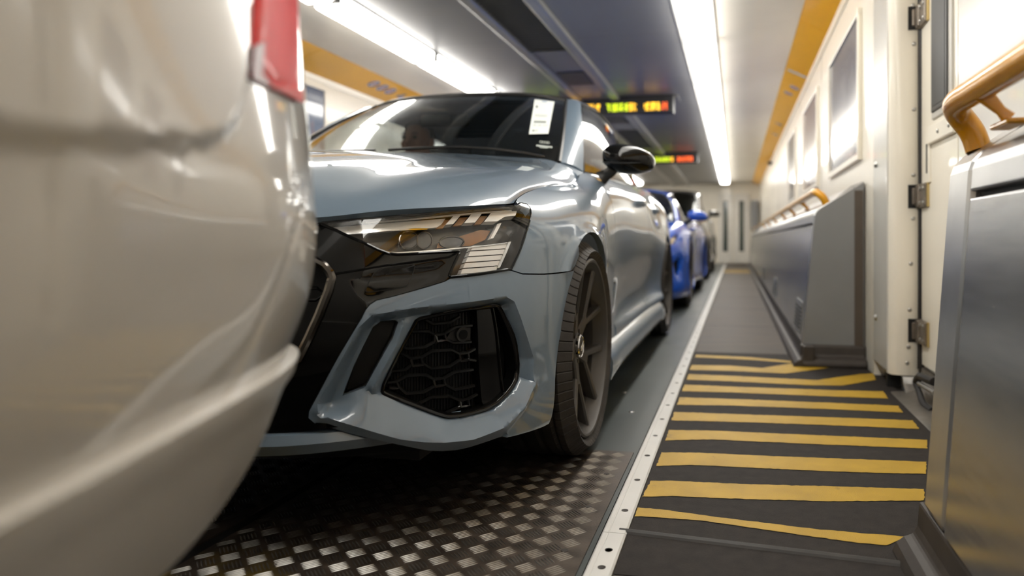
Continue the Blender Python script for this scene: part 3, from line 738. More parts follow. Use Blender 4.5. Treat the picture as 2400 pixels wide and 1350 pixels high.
MB().tube([hp(2154,899,2.87), hp(2192,922,2.6)], .010, 10).build('pipe', M_STEELH, ho)

# ---- far end doors
for k, (xa, xb) in enumerate(((-.455, -.065), (-.03, .37))):
    d = struct(MB().box(xa, xb, YEND-.05, YEND-.005, .02, 1.90).build('door_%d' % (k+1), mat('end_door_white', (.76,.74,.69), .3, coat=.2), smooth=False, bevel=.006))
    xm = (xa+xb)/2
    MB().box(xm-.065, xm+.065, YEND-.056, YEND-.045, .33, 1.70).build('window_gasket', M_GASKET, d, smooth=False, bevel=.006)
    MB().box(xm-.05, xm+.05, YEND-.06, YEND-.05, .36, 1.67).build('pane', mat('door_pane_green', (.05,.075,.065), .1, coat=1), d, smooth=False)
MB().box(.42, .60, YEND-.25, YEND-.05, .9, 1.7).build('end_equipment_box', M_GREYP, we, smooth=False, bevel=.01)
tag(MB().lathe([(0,-.05),(.03,-.05),(.035,-.02),(.035,.03)], 1, 16, (.615, 12.6, 2.03)).build('security_camera', M_BLACK), 'small black camera dome high on the right wall beyond the posters', 'camera')
# far-side cabinet (behind the cars)
lc = empty('wall_cabinet', (-3.3, 7, 0), 'steel wall cabinet along the far wall behind the cars', 'cabinet')
MB().prism([(-.3,.0),(-.3,.93),(-.06,.80),(-.04,.78),(.02,.11),(.02,0)], 1, -10.5, 10.8).build('carcass', M_STEEL, lc, smooth=False)
MB().tube([(0,-10,.905),(0,10,.905)], .021, 12).build('rail', M_RAILY, lc)
# ================================================================== CARS: shared pieces
def paint(name, col, metal=.25, rough=.32, flake=True):
    return mat(name, col, rough, metal=metal, coat=1.0, coat_rough=.015, var=.02, vscale=40)
M_RS = paint('car_paint_grey_blue', (.148,.200,.262), .03, .40)
M_GLOSSB = mat('gloss_black', (.004,.004,.004), .035, spec=.33, var=.2)
M_SATINB = mat('satin_black', (.014,.014,.014), .35, var=.2)
M_TYRE = mat('tyre_rubber', (.030,.026,.023), .62, var=.35, vscale=14, bump=.25, bscale=120)
M_TYRED = mat('tyre_dusty_shoulder', (.052,.042,.034), .7, var=.4, vscale=22, bump=.3, bscale=160)
M_RIM = mat('rim_satin_anthracite', (.075,.070,.066), .42, metal=.35, var=.12, vscale=8)
M_DISC = mat('brake_disc', (.25,.24,.23), .35, metal=.9)
M_CHROME = mat('bright_chrome', (.72,.72,.72), .09, metal=1.0, var=.02)
M_DKCHROME = mat('dark_chrome', (.11,.10,.09), .14, metal=1.0, var=.05)
M_LENS = glass_mat('headlight_clear_lens', (.97,.97,.97), 1.0, 0.0, 1.5)
M_WS = glass_mat('windscreen_glass', (.72,.74,.73), 1.0, 0.0, 1.50)
M_PRIV = glass_mat('side_window_glass', (.16,.17,.17), 1.0, 0.0, 1.55)
M_CLEARW = glass_mat('front_side_glass', (.88,.90,.89), 1.0, 0.0, 1.5)
M_MESHB = mat('mesh_bar_black', (.008,.008,.008), .12, spec=.9, var=.1)
M_AMBER = mat('amber_reflector', (.24,.095,.016), .2, coat=.6, var=.15, vscale=40)
M_SILVG = mat('light_guide_pale', (.86,.84,.80), .18, metal=.1, coat=.5, var=.03)
M_HOUSE = mat('headlight_bezel', (.045,.042,.038), .25, metal=.4, var=.1)
M_PROJ = mat('projector_lens', (.02,.02,.022), .06, coat=1)
M_DASH = mat('dashboard_black', (.012,.012,.012), .55); M_SEAT = mat('seat_dark_grey', (.035,.035,.036), .6)
M_REDL = mat('tail_lamp_red', (.82,.018,.020), .35, spec=.25, coat=.12, var=.12, vscale=12)

def wheel(parent, loc, R=.321, W=.255, rimR=.250, out=1, spokes=5, style='Y', rim=None, detail=True, face=0.0):
    """axis along x, outer face towards +x*out"""
    rim = rim or M_RIM; s_ = out; n = 180 if detail else 64
    ty = MB(); hw = W/2
    prof = [(rimR+.002,-hw+.02),(rimR+.014,-hw+.004),((rimR+R)/2,-hw-.006),(R-.022,-hw+.004),(R-.006,-hw+.022)]
    tread = []
    gr = (-.075,-.027,.027,.075) if detail else ()
    xs = np.linspace(-hw+.028, hw-.028, 25)
    for x in xs:
        dep = .006 if any(abs(x-g) < .0055 for g in gr) else 0
        tread.append((R-dep, x))
    prof += tread + [(R-.006,hw-.022),(R-.022,hw-.004),((rimR+R)/2,hw+.006),(rimR+.014,hw-.004),(rimR+.002,hw-.02)]
    K = len(prof); V = []; nn = 720 if detail else n
    for k in range(nn):
        an = 2*math.pi*k/nn
        for i, (r, x) in enumerate(prof):
            a2 = an
            if detail:
                ph = (k % 10)
                shoulder = abs(x) > hw-.06 and r > R-.03
                if shoulder and ph == 0: r = r-.0035
            V.append((x*s_, r*math.cos(a2), r*math.sin(a2)))
    F = []
    for k in range(nn):
        k2 = (k+1) % nn
        for i in range(K-1): F.append((k*K+i, k2*K+i, k2*K+i+1, k*K+i+1))
    ty.add(V, F); t = ty.build('wheel', M_TYRE, parent, angle=30); t.location = loc
    # rim barrel and lip
    lip = [(rimR+.004,hw-.020),(rimR+.006,hw-.006),(rimR+.0,hw-.002),(rimR-.006,hw-.004),(rimR-.010,hw-.018),(rimR-.026,hw-.05),(rimR-.03,-hw+.03),(rimR+.004,-hw+.01)]
    MB().lathe([(r, a*s_) for r, a in lip], 0, 96 if detail else 40).build('rim', rim, t, angle=25)
    MB().lathe([(0,-.02*s_),(.175,-.02*s_),(.175,-.045*s_),(0,-.045*s_)], 0, 40).build('brake_disc', M_DISC, t, angle=30)
    MB().lathe([(0,-hw*s_*.9),(rimR,-hw*s_*.9)], 0, 32).build('wheel_back', M_BLACK, t)
    fx = (hw-.016)
    def spoke(poly, x0, x1, th):
        """poly in (radial, tangential); face depth varies from x0 at the hub to x1 at the rim"""
        P = np.array(poly); rr = np.clip((P[:,0]-.03)/(rimR-.03), 0, 1); xf = x0+(x1-x0)*rr
        c = P.mean(0); Pi = c+(P-c)*.86
        k = len(P); V = [(x, a, b) for x, (a, b) in zip(xf-th, P)]+[(x-.006, a, b) for x, (a, b) in zip(xf, P)]
        Pin = []
        for i in range(k):
            nrm = P[(i+1) % k]-P[i-1]; nrm = np.array((-nrm[1], nrm[0])); nrm /= np.linalg.norm(nrm)+1e-9
            if nrm.dot(c-P[i]) < 0 and False: nrm = -nrm
            Pin.append(P[i]+nrm*.004)
        V += [(x, a, b) for x, (a, b) in zip(xf, Pin)]
        F = [tuple(range(2*k, 3*k))]
        for L in range(2): F += [(L*k+i, L*k+(i+1) % k, (L+1)*k+(i+1) % k, (L+1)*k+i) for i in range(k)]
        return V, F
    for q in range(spokes):
        an = 2*math.pi*q/spokes+math.radians(90+ (0 if style == 'Y' else 20))
        polys = []
        Rm = rimR-.004
        if style == 'Y':
            polys.append([(.03,-.026),(.115,-.017),(.115,.017),(.03,.026)])
            for sg in (1, -1):
                a0 = sg*.36; e0 = np.array((Rm*math.cos(a0-.045), Rm*math.sin(a0-.045))); e1 = np.array((Rm*math.cos(a0+.045), Rm*math.sin(a0+.045)))
                lo = (.098, .000) if sg > 0 else (.098, -.019); hi = (.098, .019) if sg > 0 else (.098, .0)
                pl = [lo, tuple(e0), tuple(e1), hi]
                polys.append(pl)
        else:
            for sg in (1, -1):
                a0 = sg*.18; e0 = np.array((Rm*math.cos(a0-.04), Rm*math.sin(a0-.04))); e1 = np.array((Rm*math.cos(a0+.04), Rm*math.sin(a0+.04)))
                polys.append([(.03, sg*.015-.012), tuple(e0), tuple(e1), (.03, sg*.015+.012)])
        mb = MB()
        for P in polys:
            V, F = spoke(P, fx-.034, fx, .032)
            c_, s2 = math.cos(an), math.sin(an)
            mb.add([(x*s_, a*c_-b*s2, a*s2+b*c_) for x, a, b in V], F)
        mb.build('spoke', rim, t, angle=30)
    hub = MB().lathe([(r, a*s_) for r, a in [(.062,fx-.075),(.060,fx-.042),(.040,fx-.032),(.034,fx-.030),(.034,fx-.024),(.030,fx-.020),(0,fx-.019)]], 0, 40).build('hub', rim, t, angle=30)
    cp = MB().lathe([(r, a*s_) for r, a in [(.036,fx-.031),(.036,fx-.022),(.033,fx-.019),(.031,fx-.021)]], 0, 40).build('cap_ring', M_CHROME, t, angle=30)
    if detail:
        mb = MB()
        for k in range(4): mb.tube([( (fx-.017)*s_, .0065*math.cos(a)+(k-1.5)*.0085, .0065*math.sin(a)) for a in np.linspace(0, 2*math.pi, 16, endpoint=False)], .0013, 5, True)
        tag(mb.build('cap_emblem', M_CHROME, t), kind='stuff')
        for k in range(5):
            a = 2*math.pi*(k+.5)/5; MB().tube([((fx-.05)*s_, .048*math.cos(a), .048*math.sin(a)), ((fx-.03)*s_, .048*math.cos(a), .048*math.sin(a))], .008, 8).build('wheel_bolt', M_SATINB, t)
    return t
def shell(name, A, m, parent, off=.0, th=.006, mirror=False, flip=False):
    """grid A (n,m,3) as a panel with thickness th going inwards"""
    A = np.asarray(A); n, k = A.shape[:2]
    gu = np.gradient(A, axis=0); gv = np.gradient(A, axis=1); N = np.cross(gu, gv); N /= np.linalg.norm(N, axis=2)[:,:,None]+1e-12
    if flip: N = -N
    A1 = A+N*off; A0 = A1-N*th
    V = list(A1.reshape(-1,3))+list(A0.reshape(-1,3)); q = n*k; F = []
    for i in range(n-1):
        for j in range(k-1):
            f = (i*k+j, (i+1)*k+j, (i+1)*k+j+1, i*k+j+1); F.append(f[::-1] if flip else f); g_ = tuple(x+q for x in f); F.append(g_ if flip else g_[::-1])
    B = [i*k for i in range(n)]+[(n-1)*k+j for j in range(1,k)]+[i*k+k-1 for i in range(n-2,-1,-1)]+[j for j in range(k-2,0,-1)]
    for a, b in zip(B, B[1:]+B[:1]): f = (a, b, b+q, a+q); F.append(f if flip else f[::-1])
    if mirror:
        c = len(V); V = V+[(-p[0],p[1],p[2]) for p in V]; F = F+[tuple(x+c for x in f[::-1]) for f in F]
    return mk(name, V, F, m, parent, True, 40)
def sym(c): c = np.array(c, float); return np.concatenate([(c*np.array((-1,1,1)))[::-1], c[1:] if abs(c[0,0]) < 1e-6 else c])

def greenhouse(car, P, pm, trim=None, detail=True):
    """windscreen, pillars, roof, side glass, tail from a few half curves (x>=0)"""
    trim = trim or M_GLOSSB
    wb, wt = spline(P['ws_base'], 24), spline(P['ws_top'], 24)
    wside = spline(P['a_in'], 20)
    half = coons(wb, wt, spline(P['ws_mid'], 20), wside, 24, 20)
    full = np.concatenate([(half*np.array((-1,1,1)))[::-1], half[1:]], 0)
    ws = shell('windscreen', full, M_WS, car, 0, .004, flip=False)
    # black frit edge around the glass
    edge = MB(); r_ = .010 if detail else .014
    edge.tube(list(full[0]), r_, 6, sx=.5); edge.tube(list(full[-1]), r_, 6, sx=.5); edge.tube(list(full[:,0]), r_, 6); edge.tube(list(full[:,-1]), r_, 6, sx=.5)
    for q_, nm in ((full[0],'windscreen_seal'),(full[-1],'windscreen_seal'),(full[:,-1],'windscreen_seal')):
        MB().tube(list(q_), r_, 6).build(nm, M_SATINB, car)
    # A pillar
    ao = spline(P['a_out'], 20)
    A = np.stack([wside*(1-t)+ao*t+np.array((.006,-.004,.006))*math.sin(math.pi*t) for t in np.linspace(0, 1, 8)], 0)
    o = shell('pillar', A, pm, car, .004, .02); mirrored(o)
    # roof
    rs, rm = spline(P['roof_side'], 30), spline(P['roof_mid'], 30); rr = spline(P['roof_rear'], 20)
    roof = coons(wt, rr, rm, rs, 24, 30); f2 = np.concatenate([(roof*np.array((-1,1,1)))[::-1], roof[1:]], 0)
    shell('roof', f2, P.get('roof_mat', pm), car, .004, .03)
    # cant rail between roof and side glass
    dt = spline(P['dlo_top'], 30); C = np.stack([rs*(1-t)+dt*t+np.array((.010,0,.006))*math.sin(math.pi*t) for t in np.linspace(0, 1, 8)], 0)
    o = shell('cant_rail', C, P.get('roof_mat', pm), car, .004, .02); mirrored(o)
    # side glass
    belt = spline(P['belt'], 30); fr = np.stack([belt[0], ao[-1] if False else dt[0]]); 
    dfr = spline([belt[0]]+[p for p in ao[4:-1:4]]+[dt[0]], 16); drr = np.array([belt[-1], dt[-1]])
    sg = coons(belt, dt, dfr, drr, 30, 16)
    o = shell('side_window', sg, P.get('glass', M_PRIV), car, -.004, .004); mirrored(o)
    tr = MB().tube(list(belt)+list(dt[::-1]), .006, 6, closed=True).build('window_trim', P.get('trim_mat', trim), car); mirrored(tr)
    # tail glass and rear pillar
    rb = spline(P['rear_base'], 20); rg = coons(rr, rb, np.array([rr[0], rb[0]]), np.array([rr[-1], rb[-1]]), 20, 12)
    f3 = np.concatenate([(rg*np.array((-1,1,1)))[::-1], rg[1:]], 0); shell('rear_window', f3, M_PRIV, car, 0, .006)
    cp = coons(np.array([belt[-1], rb[-1]]), np.array([dt[-1], rr[-1]]), np.array([belt[-1], dt[-1]]), np.array([rb[-1], rr[-1]]), 10, 10)
    o = shell('rear_pillar', cp, pm, car, 0, .01); mirrored(o)
    return full
# ================================================================== THE GREY-BLUE HATCHBACK
CO = np.array((-1.350, 2.05, 0.0))
car = empty('hatchback_car', CO, 'grey-blue hatchback with black mirrors, angular headlights and honeycomb bumper intakes', 'car')
PLAN = [(0,-.870),(.2,-.862),(.4,-.835),(.55,-.792),(.68,-.720),(.78,-.615),(.85,-.49),(.89,-.36),(.912,-.2),(.922,0),(.918,.2),(.905,.4),(.895,.7),(.893,1.2),(.893,1.8),(.898,2.2),(.905,2.5),(.906,2.65),(.898,2.85),(.87,3.1),(.81,3.3),(.7,3.44),(.4,3.50),(0,3.515)]
STAT = [((0,-.870),  [(.05,.06),(.0,.16),(0,.30),(0,.46),(.018,.58),(.042,.66),(.085,.735),(.13,.77)]),
        ((.4,-.835), [(.05,.06),(.0,.16),(0,.30),(0,.46),(.018,.58),(.042,.66),(.085,.735),(.13,.77)]),
        ((.68,-.72), [(.07,.06),(.012,.17),(0,.30),(0,.46),(.018,.58),(.045,.67),(.090,.745),(.14,.785)]),
        ((.85,-.49), [(.05,.08),(.004,.18),(0,.30),(0,.46),(.015,.59),(.042,.69),(.092,.757),(.145,.80)]),
        ((.89,-.36), [(.04,.09),(.0,.19),(0,.31),(.004,.46),(.014,.60),(.042,.70),(.105,.757),(.15,.79)]),
        ((.922,0),   [(.04,.10),(.0,.20),(0,.32),(0,.50),(.008,.64),(.042,.74),(.105,.795),(.158,.818)]),
        ((.905,.4),  [(.06,.10),(.025,.2),(.03,.35),(.022,.52),(.020,.68),(.045,.79),(.105,.840),(.158,.858)]),
        ((.895,.7),  [(.07,.11),(.02,.2),(.03,.33),(.028,.50),(.022,.68),(.040,.81),(.095,.885),(.155,.925)]),
        ((.893,1.2), [(.07,.12),(.01,.2),(.035,.31),(.032,.50),(.012,.66),(.030,.82),(.082,.905),(.14,.945)]),
        ((.893,1.8), [(.07,.12),(.01,.2),(.035,.31),(.032,.50),(.010,.66),(.030,.83),(.082,.92),(.14,.965)]),
        ((.905,2.5),  [(.06,.12),(.0,.2),(.00,.33),(.0,.52),(.010,.66),(.058,.80),(.12,.92),(.17,.985)]),
        ((.87,3.1),  [(.06,.13),(.01,.22),(.0,.36),(.0,.54),(.015,.70),(.045,.86),(.11,.95),(.16,1.0)]),
        ((0,3.515),  [(.07,.14),(.02,.22),(.0,.36),(.0,.54),(.03,.70),(.07,.86),(.10,.95),(.14,1.0)])]
S = Loft(PLAN, STAT, 460, 100, 5, CO)
z2 = lambda *p: [(680+x/3.97, 440+y/3.97) for x, y in p]
z3 = lambda *p: [(640+x/3.0, 700+y/3.0) for x, y in p]
z9 = lambda *p: [(680+x/4.218, 520+y/4.218) for x, y in p]
def L(x, y): return S.px(x, y)
# ---- shared seams in photo pixels
HOODF = [(881.5,491.6),(1033,481.6),(1120,476.5),(1201.4,471.5)]
LENS = z2((275,332),(700,292),(1060,268),(1400,232),(1700,203),(2085,172),(2140,148),(2195,158),(2228,193),(2233,240),(2190,400),(2130,580),(2048,757),(1800,795),(1490,830),(1480,815),(1530,700),(1578,605),(1560,592),(1300,605),(1000,622),(920,614),(820,577),(700,518),(430,397))
PAINT_IN = [(1042.7,658.6),(982,676.8),(919,694.4),(881.5,703),(866,713),(856,725),(846.7,744),(793,833),(750,913),(723,963),(721.7,978),(736.7,991)]
# ---- hood edge: front part found on the nose, side part at the hood's half width
front3 = [S.xyz(S.px(u, v))[0] for u, v in HOODF]
c0 = S.xyz(S.px(728, 507))[0]
nose = np.array((0, -.805, .722)); mid1 = np.array((.30, -.79, .713))
F_edge = spline([nose, mid1, c0]+front3, 40)
side3 = [at_x(u, v, CO[0]+x)-CO for u, v, x in ((1206,470,.782),(1226,454.5,.778),(1249.8,444.7,.774),(1283,437,.768),(1315,433,.762),(1349,430,.752))]
corner = at_x(1354, 425, CO[0]+.748)-CO
side3[0] = front3[-1]*.5+side3[0]*.5; F_edge[-1] = side3[0]
S_edge = spline(side3+[corner], 40)
cowl = [np.array((0,.43,.985)), np.array((.3,.455,.982)), np.array((.55,.52,.968)), np.array((.665,.575,.950)), np.array((.725,.575,.905)), corner]
C_edge = spline(cowl, 40)
M_edge = spline([nose, (0,-.77,.755), (0,-.66,.805), (0,-.45,.855), (0,-.1,.910), (0,.2,.955), (0,.43,.985)], 40)
H = coons(F_edge, C_edge, M_edge, S_edge, 60, 60)
r_ = np.linspace(0,1,60)[:,None]; t_ = np.linspace(0,1,60)[None,:]
bul = .018*(1-r_**2)*np.sin(math.pi*np.clip(t_*.96+.04,0,1))**.7
ridge = .003*np.exp(-((r_-(.64-.14*t_))/.16)**2)*sstep(0,.25,t_)*sstep(1.0,.7,t_)
drop = .0*r_
H[:,:,2] += bul+ridge
lipd = np.exp(-t_/.03)
H[:,:,2] -= .006*lipd; 
Hf = np.concatenate([(H*np.array((-1,1,1)))[::-1], H[1:]], 0)
shell('bonnet', Hf, M_RS, car, 0, .014)
# ---- headlight
def sh(poly, d):
    """shrink (d>0) or grow a domain polygon by d"""
    P = np.array(poly); n = np.roll(P,-1,0)-np.roll(P,1,0); n = np.stack([-n[:,1], n[:,0]], 1); n /= np.linalg.norm(n, axis=1)[:,None]+1e-12
    a = .5*np.sum(P[:,0]*np.roll(P[:,1],-1)-np.roll(P[:,0],-1)*P[:,1]); return P+n*d*(1 if a > 0 else -1)
lensD = S.poly(LENS)
hl = S.patch('headlight', sh(lensD, -.001), M_HOUSE, car, res=.012, off=-.055, flange=0)
MB().grid(np.stack([S.line(sh(lensD,.0005), o_, .006, True) for o_ in (-.056,-.028,-.002)], 1)).build('housing_wall', M_HOUSE, hl)
S.patch('lens', sh(lensD, .002), M_LENS, hl, res=.010, off=.003, flange=.004)
MB().tube(list(S.line(lensD, .001, .006, True)), .0032, 6, True).build('lens_seal', M_GLOSSB, hl)
def piece(nm, pxs, m, off, th=.008, par=hl, res=.008, sm=0):
    P = S.poly(pxs); P = chaikin(P, sm) if sm else P
    return S.patch(nm, P, m, par, res=res, off=off, flange=th, angle=30)
# daytime-light strip, its tabs, lower light block, projectors, amber reflector
piece('light_strip', z2((300,335),(420,322),(1050,272),(1300,256),(1480,240),(1440,300),(1395,330),(1305,338),(1180,335),(800,372),(440,392)), M_SILVG, -.022)
piece('strip_trim', z2((290,330),(420,395),(900,355),(1190,345),(1310,345),(1300,356),(1180,358),(880,372),(440,408)), M_CHROME, -.019, .004)
piece('upper_trim', z2((700,292),(1400,235),(2085,176),(2090,186),(1400,246),(700,304)), M_SILVG, -.012, .004)
for P in (((1545,228),(1615,222),(1540,312),(1468,318)), ((1715,212),(1815,206),(1750,296),(1645,302)), ((1905,192),(2140,178),(2128,225),(2030,238),(1960,285),(1835,290))):
    piece('light_tab', z2(*P), M_SILVG, -.014, .016)
for P in (((1440,250),(1530,242),(1460,330),(1390,335)), ((1625,222),(1705,216),(1640,300),(1560,308)), ((1825,206),(1895,200),(1830,288),(1765,294))):
    piece('amber_tab', z2(*P), mat('amber_tab_pale', (.42,.22,.09), .25, coat=.5), -.026, .006)
piece('bezel_upper', z2((430,410),(900,372),(1310,352),(1800,300),(1990,270),(2130,235),(2200,240),(2150,420),(2080,490),(1550,540),(1000,575),(900,560),(700,480)), mat('headlight_smoked_bezel', (.055,.048,.040), .22, metal=.3, coat=.6, var=.3, vscale=20), -.050, .004)
for (cx, cy, rx, ry) in ((1130,440,95,90),(1290,445,75,85),(1560,465,120,60)):
    c = S.px(*z2((cx, cy))[0]); ring = [S.px(*q) for q in z2(*[(cx+rx*math.cos(a), cy+ry*math.sin(a)) for a in np.linspace(0, 2*math.pi, 28, endpoint=False)])]
    S.patch('projector', np.array(ring), M_PROJ, hl, res=.010, off=-.032, flange=.02)
    MB().tube(list(S.xyz(np.array(ring), -.031)), .002, 6, True).build('projector_ring', M_DKCHROME, hl)
piece('amber_reflector', z2((1640,400),(1850,330),(1950,340),(1900,440),(1760,500),(1420,520),(1430,470)), M_AMBER, -.036, .01)
piece('light_blade', z2((1985,290),(2025,278),(1950,440),(1922,445)), M_SILVG, -.024, .012)
for k in range(5):
    ya, yb = 520+k*56, 520+k*56+44
    xl = lambda y: 1735-(y-520)*.43; xr = lambda y: 2065-(y-520)*.40
    piece('light_bar', z2((xl(ya),ya+3),(xr(ya),ya-14-k*2),(xr(yb),yb-14-k*2),(xl(yb),yb+3)), M_SILVG, -.016, .02)
piece('block_trim', z2((2065,492),(2090,488),(1985,735),(1960,740)), M_CHROME, -.012, .015)
piece('block_backing', z2((1600,590),(2110,488),(2040,735),(1510,808)), M_HOUSE, -.034, .004)
piece('lower_trim', z2((480,408),(700,500),(830,565),(1000,585),(1560,545),(2090,490),(2090,498),(1570,556),(1000,600),(820,580),(690,515)), M_CHROME, -.014, .004)
def mirror_tree(o, par):
    c = mirrored(o); c.parent = par
    for ch in list(o.children): mirror_tree(ch, c)
mirror_tree(hl, car)
# ---- black mask around lamps and grille
lens_out = z2((2095,140),(2140,135),(2200,146),(2241,188),(2246,242),(2203,404),(2143,584),(2058,766),(1800,807),(1490,843),(1442,866))
topz = [S.yz(0,0)*0]
pc = 0.0
def nose_pt(x, z):
    """domain point on the nose at lateral x, height z"""
    d = (S.G[:,:,0]-x)**2+(S.G[:,:,2]-z)**2; k = int(np.argmax(S.plan[:,1] > -.2)); d = d.copy(); d[k:] = 9
    i, j = np.unravel_index(np.argmin(d), d.shape); return S.refine(i, j, lambda X: np.array([X[0]-x, X[2]-z]))
hood_dom = [nose_pt(0,.718), nose_pt(.30,.709)]+[S.px(u, v+2.2) for u, v in [(728,507)]+HOODF]
grille = [nose_pt(0,.655), nose_pt(.33,.650)]+[S.px(u, v) for u, v in z9((210,366),(340,437),(397,505),(417,555),(380,690),(290,920),(190,1140),(90,1345))]+[nose_pt(.34,.315), nose_pt(.27,.285), nose_pt(0,.285)]
low_open = [nose_pt(.66,.19), nose_pt(0,.19)]
maskD = np.array(hood_dom+[S.px(u, v) for u, v in lens_out]+[S.px(u, v) for u, v in PAINT_IN]+[nose_pt(.60,.272), nose_pt(.5,.266), nose_pt(.3,.262), nose_pt(0,.262)])
crease = S.poly(z2((410,805),(900,722),(1480,645),(1560,600)))
def mask_disp(V):
    below = S.poly(z2((410,805),(900,722),(1480,645),(1520,700),(1440,866),(1200,940),(950,1010),(800,1050),(640,1050),(520,900)))
    d = sdist(below, V); hd_ = pdist(np.array(hood_dom), V, False); return -.003*sstep(0, .035, d)-.022*sstep(.020,.004,hd_)
mask_o = S.patch('front_mask', maskD, M_GLOSSB, car, holes=[sh(lensD,.0), np.array(grille)[1:-1] if False else np.array([grille[0]+(.0005,0)]+grille[1:-1]+[grille[-1]+(.0005,0)])], res=.010, disp=mask_disp, flange=.02, mirror=True)
mirrored(MB().tube(list(S.line(crease, .001, .01)), .0022, 6).build('mask_crease', M_GLOSSB, car))
flap = chaikin(S.poly(z2((702,955),(740,870),(800,775),(900,745),(1140,710),(1165,735),(1100,895),(1075,922),(760,968),(715,970))), 1)
fl = S.patch('washer_flap', flap, M_GLOSSB, car, res=.01, disp=lambda V: mask_disp(V)+.0025, flange=.006); MB().tube(list(S.xyz(dens(flap,.006), mask_disp(dens(flap,.006))+.001)), .0016, 5, True).build('flap_gap', M_BLACK, fl)
mirror_tree(fl, car)
# ---- grille
gr = S.patch('grille', np.array(grille), M_BLACK, car, res=.03, off=-.075, flange=0, mirror=True)
gl = [p for p in grille[1:-1]]
MB().tube(list(S.line(np.array([grille[0]]+gl+[grille[-1]]), .004, .01)), .009, 8).mirror_x().build('grille_frame', M_DKCHROME, gr)
honey = MB(); cw, chh = .118, .048
G3 = np.array(grille)
def hexline(pts, off, clip):
    pts = [np.array(p) for p in pts]
    P = np.array([nose_pt(abs(x), z) for x, z in pts]); k = inside(clip, P)
    return P, k
for row in range(9):
    z0 = .31+row*.0385
    for c in range(6):
        xc = c*cw+(cw/2 if row % 2 else 0)
        hx = [(xc-.036,z0+.013),(xc+.036,z0+.013),(xc+.052,z0),(xc+.036,z0-.013),(xc-.036,z0-.013),(xc-.052,z0)]
        if xc-.052 < 0: continue
        P, k = hexline(hx, 0, G3)
        if k.all(): honey.tube(list(S.xyz(P, -.030)), .0035, 6, True)
        if row % 2 == 0 or True:
            sq = [(xc+.052,z0),(xc+.066,z0)]
            P, k = hexline(sq, 0, G3)
            if k.all(): honey.tube(list(S.xyz(P, -.030)), .0045, 6)
tag(honey.mirror_x().build('grille_mesh', M_GLOSSB, gr), kind='stuff')
# ---- painted front bumper with recessed intakes
seam = [(1345,633.5),(1274.6,643.2),(1225,642.6),(1200,634)]
INTAKE = z3((1020,150),(1060,125),(1300,75),(1620,30),(1660,42),(1700,120),(1770,300),(1800,430),(1795,560),(1740,660),(1600,790),(1400,850),(1290,865),(1230,858),(1000,780),(780,700),(757,680),(770,620),(900,370))
SLOT = z3((870,150),(892,165),(850,290),(650,630),(630,652),(470,706),(490,650),(560,480),(700,205),(760,160))
RIDGE = z3((322,790),(345,818),(620,905),(900,985),(1060,1003),(1200,1006),(1400,985),(1620,900),(1760,760),(1832,600))
RECESS = z3((700,120),(1000,70),(1640,-8),(1695,25),(1760,200),(1830,420))+RIDGE[::-1]+z3((318,740),(460,480),(610,205))
INNERB = z3((470,708),(560,690),(640,660),(757,686),(1000,784),(1230,862),(1290,868),(1400,853),(1600,793),(1740,664),(1797,560))
bump_px = [(1293,977),(1301,887),(1310,800),(1330,700),(1345,633.5)]
outerB = np.array([S.px(u, v) for u, v in [(1345,634.5),(1274.6,644.2),(1225,643.6),(1200,635.5),(1192,634.5)]+[(u, v+1.5) for u, v in z2((1800,806),(1490,842),(1444,866))]+[(u+1.5, v+1.5) for u, v in PAINT_IN]+z3((900,1030),(1100,1075),(1200,1080),(1300,1075),(1600,985),(1900,900),(1940,878))+[(1293,977),(1301,887),(1310,800),(1330,700)]])
inD, slD, reD = S.poly(INTAKE), S.poly(SLOT), S.poly(RECESS); reD_up = S.poly(RECESS[15:]+RECESS[:7])
riD, ibD = S.poly(RIDGE), S.poly(INNERB)
shelf = np.vstack([riD, ibD[::-1]])
under = np.vstack([riD[:8], S.poly(z3((1700,960),(1900,1000)))+np.array((0,-.05)), S.poly(z3((900,1060),(250,860)))+np.array((0,-.12))])
def bump_disp(V):
    d = sdist(reD, V); o = -.030*sstep(-.002, .016, d)
    web = pdist(S.poly(z3((930,160),(880,330),(700,640))), V, False); o += .012*np.exp(-(web/.011)**2)*sstep(.0,.02,d)
    dr, di = pdist(riD, V, False), pdist(ibD, V, False); k = inside(shelf, V)
    f = dr/(dr+di+1e-6); le = pdist(np.array([riD[0], ibD[0]]), V, False); wk = sstep(.0, .035, le)*k; o = o*(1-wk)+wk*np.minimum(.006-.034*f, .006)
    edge = .006*np.exp(-(dr/.010)**2)*(d <= 0)
    u_ = sdist(under, V); o = np.where((d <= 0) & (u_ > 0), .006-.55*np.minimum(dr, .05), o+edge*(u_ <= 0))
    return o
bumper = S.patch('front_bumper', outerB, M_RS, car, holes=[inD, slD], res=.0065, disp=bump_disp, flange=.022, both=True, angle=42, lines=[(dens(riD,.006,False), False), (S.poly(z3((915,205),(880,330),(720,605))), False), (sh(reD_up,-.002), False), (sh(reD_up,.007), False), (sh(reD_up,.016), False)])
def at_d(P, off): return S.xyz(P, bump_disp(P)+off)
frm = dens(chaikin(inD, 1), .006)
inn = sh(frm, .010)
ifr = MB().grid(np.stack([at_d(np.vstack([p, p[:1]]), o_) for p, o_ in ((frm,.001),(sh(frm,.002),.004),(sh(frm,.006),.003),(inn,-.004),(sh(frm,.011),-.030))], 1)).build('air_intake', M_GLOSSB, car, angle=50)
S.patch('intake_back', sh(inD,-.002), M_BLACK, ifr, res=.02, off=-.078, flange=0)
